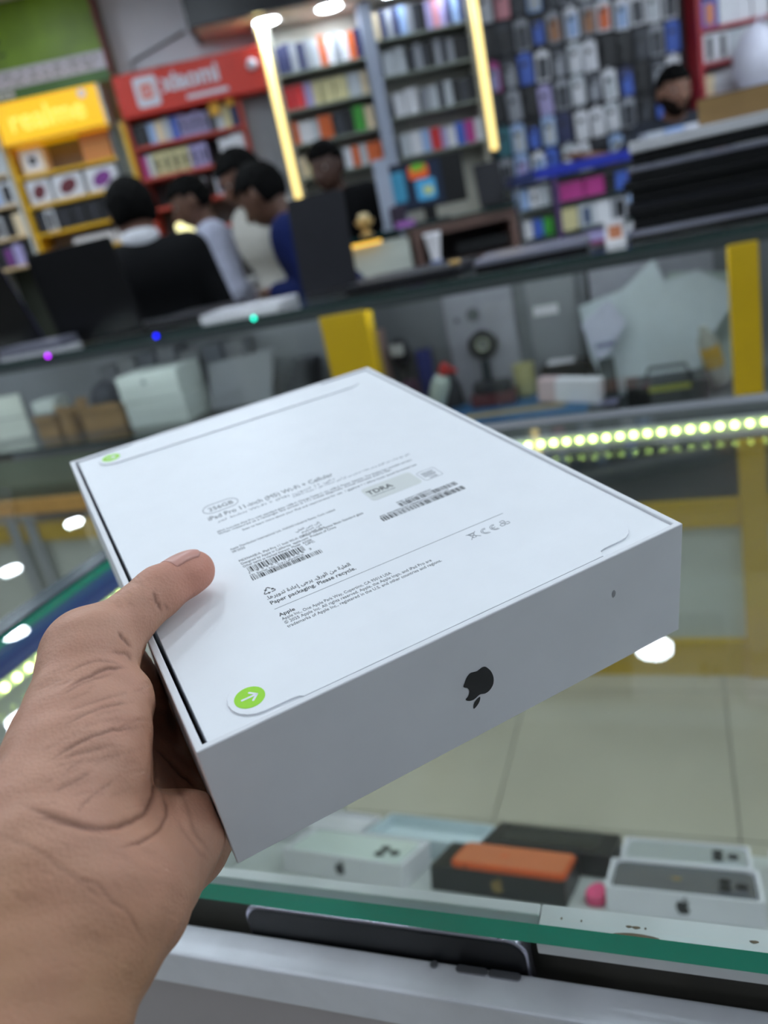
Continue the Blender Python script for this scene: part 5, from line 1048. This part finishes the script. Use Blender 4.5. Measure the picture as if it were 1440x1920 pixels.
# dark box with a colourful print, built as a monitor with added glow
o = empty('monitor', (.545, 4.12, 1.2475), math.radians(-6), 'black monitor-like box with a colourful glowing picture on the rear counter', 'monitor')
MB().box(-.19, -.012, .06, .19, .02, .285).build('casing', M_black, o, bevel=.004); MB().box(-.03,.0,.005,.03,.018,.08).build('stem', M_black, o); MB().box(-.09,-.05,0,.09,.06,.006).build('foot', M_black, o)
sc = MB().box(-.18, -.0135, .075, .08, -.0121, .272).build('screen', mat('screen_dark_blue', (.08,.12,.20), .3, emit=.4, var=0), o)
for x0, z0, x1, z1, c in ((-.165,.11,-.10,.25,(.18,.44,.56)), (-.075,.20,.02,.262,(.70,.30,.12)), (-.06,.235,.01,.268,(.25,.58,.16)), (-.05,.10,.045,.195,(.22,.50,.66)), (-.02,.12,.03,.16,(.72,.70,.30)), (-.178,.08,-.12,.10,(.45,.28,.42))):
    MB().prism(rrect(x0, z0, x1, z1, .014, 3), .0136, .0142, 0, Matrix.Rotation(math.radians(90), 4, 'X')).build('glowing_print', mat('scr_%.2f%.2f' % (x0, z0), c, .4, emit=.55, var=0), sc)
o = empty('bag', (.38, 4.0, 1.2475), 0, 'dark purple pouch beside the monitor', 'pouch'); MB().box(-.045,-.03,0,.03,.03,.10).build('body', mat('dark_purple', (.17,.12,.20), .6, var=.1), o, bevel=.012); MB().box(-.03,-.035,.0,.06,-.031,.026).build('violet_tag', mat('violet_tag', (.60,.36,.66), .5), o)
o = empty('laptop', (.845, 3.99, 1.2475), math.radians(-4), 'small dark notebook computer on the rear counter right of the monitor', 'laptop'); MB().rbox(-.065,-.12,.001,.065,.10,.018,.01).build('base', M_lap, o); MB().rbox(-.065,0,0,.065,.20,.007,.01).build('screen_lid', M_lap2, o, (0,.10,.018), (math.radians(70),0,0))
# showcase on the right: blue top board over glass shelves with small goods
shw = empty('showcase', (1.50, 3.95, 0), 0, 'glass showcase with a bright blue top board below the case wall', 'showcase')
MB().box(-.46, 0, 1.325, .50, .34, 1.372).build('blue_board', mat('royal_blue_board', (.08,.16,.62), .4, var=.05), shw); MB().box(-.56, 0, 1.315, -.461, .34, 1.362).build('board_end', mat('dark_blue_board', (.10,.15,.34), .4), shw)
for z in (1.195, 1.06):
    q = MB().box(-.56, .01, z, .50, .33, z+.008).build('shelf', [M_glass2, mat('teal_glass_edge', (.10,.22,.22))], shw)
    for p in q.data.polygons:
        if abs(p.normal.z) < .5: p.material_index = 1
MB().box(-.56, .335, .2, .50, .345, 1.32).build('back_panel', M_gpanel, shw); MB().box(-.56, .0, .0, .50, .34, .93).build('base', M_pale, shw); MB().box(-.385, .0, .93, -.360, .02, 1.314).build('purple_post', mat('purple_post', (.30,.20,.38), .4), shw)
for x in (-.56, .488): MB().box(x, 0, .93, x+.012, .02, 1.314).build('post', M_frame, shw)
G6 = 'small boxed goods in the blue-topped showcase'
row('carton', 'swi', .955, 1.11, 1.2035, 3.99, .095, .10, 'on the upper shelf left of the purple post', G6, 'box', pic={'w': M_pic, 'l': M_pic}, pw=.3, ph=.4)
row('carton', 'mmkbrswiwl', 1.15, 1.98, 1.2035, 3.99, .085, .10, 'on the upper shelf right of the purple post', G6, 'box', pic={'s': mat('teal_picture', (.16,.38,.52), .4, var=.3), 'r': M_redpic}, widths=[1.5,1.2,.6,.8,.8,.9,1,1,1,1])
row('carton', 'wbe', .955, 1.11, 1.0685, 3.99, .085, .10, 'on the lower shelf left of the purple post', G6, 'box'); row('carton', 'yiwgsiwiyw', 1.15, 1.98, 1.0685, 3.99, .105, .10, 'on the lower shelf right of the purple post', G6, 'box', pic={'i': mat('blue_grey_picture', (.24,.30,.42)), 'g': M_pic}, pw=.5)
row('carton', 'wo', .96, 1.11, .9305, 3.99, .10, .10, 'on the base left of the purple post', G6, 'box'); row('carton', 'iliwwagw', 1.15, 1.98, .9305, 3.99, .11, .10, 'on the base right of the purple post', G6, 'box')
row('carton', 'iswb', 1.60, 1.98, 1.3725, 4.0, .05, .08, 'on the blue top board', G6, 'small box')
# ------------------------------------------------------------------ the people in the shop
SKINS = {}
def skin_mat(c):
    return mat('skin_%d' % round(c[0]*100), c, .55, var=.06, scale=18)
M_hair = mat('black_hair', (.022,.02,.02), .75, var=.3, scale=160, spec=.08)
M_eye = mat('eye_white', (.75,.72,.70), .3, var=0); M_iris = mat('dark_iris', (.05,.03,.02), .2, var=0)
def person(head_at, yaw, lab, Hh=1.68, skin=(.42,.28,.22), shirt=(.1,.1,.12), trousers=(.12,.13,.17), head=(0, 0), lean=0.0, arms=None, beard=False, collar=None, jacket=False, sleeve=1.0):
    """head_at = where the middle of the head is (its bearing and its distance y); yaw 0 faces +y; head=(turn, nod) degrees; lean forwards in degrees; arms = {'L': (elbow, hand), 'R': ...} in body coordinates (x right, y forward)"""
    goal = at_y(*head_at); s = 1.0
    Rl = Matrix.Rotation(math.radians(-lean), 4, 'X'); piv = Vector((0, 0, .92))
    def up(p): return (piv + (Rl.to_3x3() @ (Vector(p) - piv))) * s
    s = goal.z / (up((0,.03,1.575)) + Vector((0, .03*lean/30, 0))).z; s = max(.86, min(1.1, s))
    hc0 = Matrix.Rotation(yaw, 3, 'Z') @ (up((0,.03,1.575)) + Vector((0, .03*lean/30, 0))); at = Vector((goal.x - hc0.x, goal.y - hc0.y, 0))
    pel = Vector((0, 0, .93)) * s; wa, chst, nb = up((0,0,1.08)), up((0,.01,1.30)), up((0,0,1.44))
    shL, shR = up((-.175,0,1.395)), up((.175,0,1.395)); hc = up((0,.03,1.575)) + Vector((0, .03*lean/30, 0))
    HR = Matrix.Rotation(math.radians(-head[0]), 3, 'Z') @ Matrix.Rotation(math.radians(-head[1]), 3, 'X')
    def hp(p): return hc + HR @ (Vector(p) * s)
    AX = [HR @ Vector(v) for v in ((1,0,0),(0,1,0),(0,0,1))]
    arm = {}
    for sd, sh in (('L', shL), ('R', shR)):
        sx = -1 if sd == 'L' else 1
        arm[sd] = (sh, *( [Vector(p) for p in arms[sd]] if arms and sd in arms else [Vector((sx*.235, .0, 1.11))*s, Vector((sx*.23, .07, .88))*s]))
    legs = [(Vector((sx*.095,0,.90))*s, Vector((sx*.105,.015,.49))*s, Vector((sx*.11,-.01,.085))*s) for sx in (-1, 1)]
    def torso(P, g):
        d = cap_d(P, pel - Vector((.06*s,0,0)), pel + Vector((.06*s,0,0)), .115*s+g, .115*s+g, ((0,1,0), 1.15))
        d = smin(d, cap_d(P, wa - Vector((.055*s,0,0)), wa + Vector((.055*s,0,0)), .105*s+g, .105*s+g, ((0,1,0), 1.15)), .10)
        d = smin(d, cap_d(P, chst - Vector((.075*s,0,0)), chst + Vector((.075*s,0,0)), .125*s+g, .125*s+g, ((0,1,0), 1.2)), .10)
        return smin(d, cap_d(P, shL + Vector((.03,0,-.02))*s, shR + Vector((-.03,0,-.02))*s, .066*s+g, .066*s+g), .08)
    def arms_d(P, g, frac=1.0):
        d = None
        for sd in 'LR':
            a, e, h = arm[sd]; c = cap_d(P, a, e, .055*s+g, .043*s+g)
            if frac > .5: c = smin(c, cap_d(P, e, e.lerp(h, min(1, (frac-.5)*2)), .043*s+g, .031*s+g), .02)
            d = c if d is None else np.minimum(d, c)
        return d
    def hands_d(P):
        d = None
        for sd in 'LR':
            a, e, h = arm[sd]; f = (h - e).normalized(); q = f.cross(Vector((0,0,1)));  q = q.normalized() if q.length > .1 else Vector((1,0,0)); 
            c = cap_d(P, h, h + f*.07*s, .032*s, .036*s, (f.cross(q), 1.5))
            for k in range(4): c = smin(c, cap_d(P, h + f*.08*s + q*(k-1.5)*.02*s, h + f*(.155-.012*abs(k-1.2))*s + q*(k-1.5)*.022*s + f.cross(q)*.012*s, .0098*s, .0078*s), .006)
            c = smin(c, cap_d(P, h + f*.03*s + q*.03*s*(1 if sd == 'L' else -1), h + f*.085*s + q*.062*s*(1 if sd == 'L' else -1), .0115*s, .009*s), .01)
            d = c if d is None else np.minimum(d, c)
        return d
    def skull(P, g=0):
        d = ell_d(P, hp((0,-.005,.02)), AX, ((.076+g)*s,(.094+g)*s,(.096+g)*s)); return smin(d, ell_d(P, hp((0,.028,-.045)), AX, ((.058+g)*s,(.064+g)*s,(.068+g)*s)), .05)
    def head_d(P):
        d = skull(P); d = smin(d, cap_d(P, hp((0,.088,.005)), hp((0,.112,-.032)), .009*s, .016*s), .012)
        d = smin(d, cap_d(P, hp((-.028,.082,.028)), hp((.028,.082,.028)), .014*s, .014*s), .014)
        d = smin(d, cap_d(P, hp((-.018,.086,-.063)), hp((.018,.086,-.063)), .009*s, .009*s), .01)
        for sx in (-1, 1):
            d = smin(d, ell_d(P, hp((sx*.078,-.008,-.005)), AX, (.012*s,.021*s,.034*s)), .008); d = smax(d, -ell_d(P, hp((sx*.031,.098,.010)), AX, (.016*s,.012*s,.009*s)), .008)
        return d
    def body(P):
        d = torso(P, 0); d = smin(d, cap_d(P, nb - Vector((0,0,.03)), hp((0,-.012,-.06)), .058*s, .050*s), .03); d = smin(d, head_d(P), .02)
        for h, k, a in legs:
            l = smin(cap_d(P, h, k, .085*s, .055*s), cap_d(P, k, a, .054*s, .036*s), .03); l = smin(l, cap_d(P, a + Vector((0,-.02,-.045))*s, a + Vector((0,.14,-.06))*s, .036*s, .024*s), .03); d = smin(d, l, .03)
        return smin(smin(d, arms_d(P, 0), .03), hands_d(P), .015)
    pts = np.array([V3(p) for p in (pel, wa, chst, nb, shL, shR, hc, *[x for a in arm.values() for x in a], *[x for l in legs for x in l])]); lo, hi = pts.min(0) - .24, pts.max(0) + .24; lo[2] = -.03
    o = np_mesh_ob('person', body, lo, hi, .0115, skin_mat(skin)); o.location = at; o.rotation_euler = (0, 0, yaw); tag(o, lab, 'person')
    def part(nm, fn, l, h, step, m): k = np_mesh_ob(nm, fn, l, h, step, m); k.parent = o; return k
    M_sh = mat('cloth_%d_%d_%d' % tuple(round(x*100) for x in shirt), shirt, .85, var=.12, scale=30, spec=.12)
    neck_cut = lambda P: -(np.linalg.norm((P - V3(nb + Vector((0,.02,.065))*s)) , axis=1) - .078*s)
    def shirt_d(P):
        d = smin(torso(P, .012), arms_d(P, .012, sleeve), .03); d = smax(d, -(P[:, 2] - .86*s), .01); return smax(d, neck_cut(P), .012)
    part('jacket' if jacket else 'shirt', shirt_d, lo, hi, .0115, M_sh)
    def tr_d(P):
        d = cap_d(P, pel - Vector((.06*s,0,0)), pel + Vector((.06*s,0,0)), .122*s, .122*s, ((0,1,0), 1.12))
        for h, k, a in legs: d = smin(d, smin(cap_d(P, h, k, .095*s, .068*s), cap_d(P, k, a, .068*s, .058*s), .03), .04)
        return np.maximum(d, P[:, 2] - 1.0*s)
    part('trousers', tr_d, lo, hi, .016, mat('trouser_cloth', trousers, .85, var=.1))
    def hair_d(P):
        q = (P - V3(hc)) @ np.array([V3(a) for a in AX]).T / s
        d = skull(P, .016) - .004*np.sin(q[:, 0]*150)*np.sin(q[:, 1]*130 + q[:, 2]*90); line = np.where(q[:, 1] > 0, .050 + q[:, 1]*.12, -.055 - q[:, 1]*.35*0 + np.clip(q[:, 1], -.06, 0)*-1.4*0)
        line = np.where(q[:, 1] > .03, .055, np.where(q[:, 1] > -.02, .03, -.055)); return smax(d, -(q[:, 2] - line)*s, .012)
    hl, hh = V3(hc) - .16, V3(hc) + .17; part('hair', hair_d, hl, hh, .006, M_hair)
    for sx in (-1, 1):
        e = MB().lathe([(.0004,-.011),(.008,-.0075),(.011,0),(.008,.0075),(.0004,.011)], 12).build('eye', M_eye, o, hp((sx*.031,.079,.010))); MB().lathe([(.0003,.0),(.0045,.0003),(.0003,.0012)], 10).build('iris', M_iris, e, HR @ Vector((0,.0105*1,0)), (math.radians(-90),0,0))
    if beard:
        def beard_d(P):
            q = (P - V3(hc)) @ np.array([V3(a) for a in AX]).T / s; d = skull(P, .007); return smax(smax(smax(d, (q[:, 2] + .064 - np.abs(q[:, 0])*.7)*s, .008), -(q[:, 1] - .0)*s, .01), -(np.linalg.norm((q - np.array([0,.10,-.063]))*np.array([1,.5,1.6]), axis=1) - .018)*s, .006)
        part('beard', beard_d, hl, hh, .006, mat('beard', (.11,.08,.065), .8, var=.3, scale=200, spec=.1))
    if collar:
        cr = MB().lathe([(.062,-.02),(.072,.0),(.070,.035),(.064,.036),(.060,.0)], 20, caps=False).build('collar', mat('collar_cloth', collar, .8, var=.05), o, nb + Vector((0,.005,.015)), (math.radians(-lean*.8-8),0,0))
    return o
def np_mesh_ob(nm, fn, lo, hi, step, m):
    v, f = sdf_mesh(fn, lo, hi, step, 5); v = relax(v, f, 3); return mesh_ob(nm, np_mesh(nm, v, f, m))
p = person((248, 398, 3.16), math.radians(14), 'man seen from behind in a black jacket with a white collar, far left', 1.70, (.40,.26,.20), (.035,.036,.045), head=(-8, 14), lean=6, collar=(.80,.80,.82), jacket=True)
p = person((492, 366, 3.32), math.radians(78), 'man in a blue shirt bending over the counter, seen from the side', 1.66, (.36,.24,.18), (.08,.12,.30), head=(10, 30), lean=22, arms={'L': ((-.24,.10,1.10), (-.12,.28,1.12)), 'R': ((.22,.10,1.08), (.06,.27,1.10))})
p = person((452, 335, 3.88), math.radians(120), 'person in a white shirt partly hidden behind the blue-shirted man', 1.66, (.40,.27,.21), (.74,.73,.70), head=(0, 22), lean=8)
p = person((358, 378, 4.30), math.radians(100), 'man in a pale shirt looking down, between the black jacket and the red cabinet', 1.64, (.36,.24,.19), (.66,.67,.74), head=(0, 20), lean=6)
p = person((612, 312, 4.52), math.radians(150), 'man in black sitting at the rear behind the standing laptop', 1.69, (.28,.18,.14), (.03,.03,.04), head=(0, 12), lean=8)
p = person((1264, 172, 4.62), math.radians(165), 'bearded man in a grey shirt leaning one arm on the showcase', 1.70, (.50,.35,.28), (.20,.215,.25), head=(-14, 6), lean=10, beard=True, sleeve=.5, arms={'R': ((.30,.20,1.33), (.48,.24,1.385)), 'L': ((-.26,.08,1.12), (-.20,.20,1.30))})
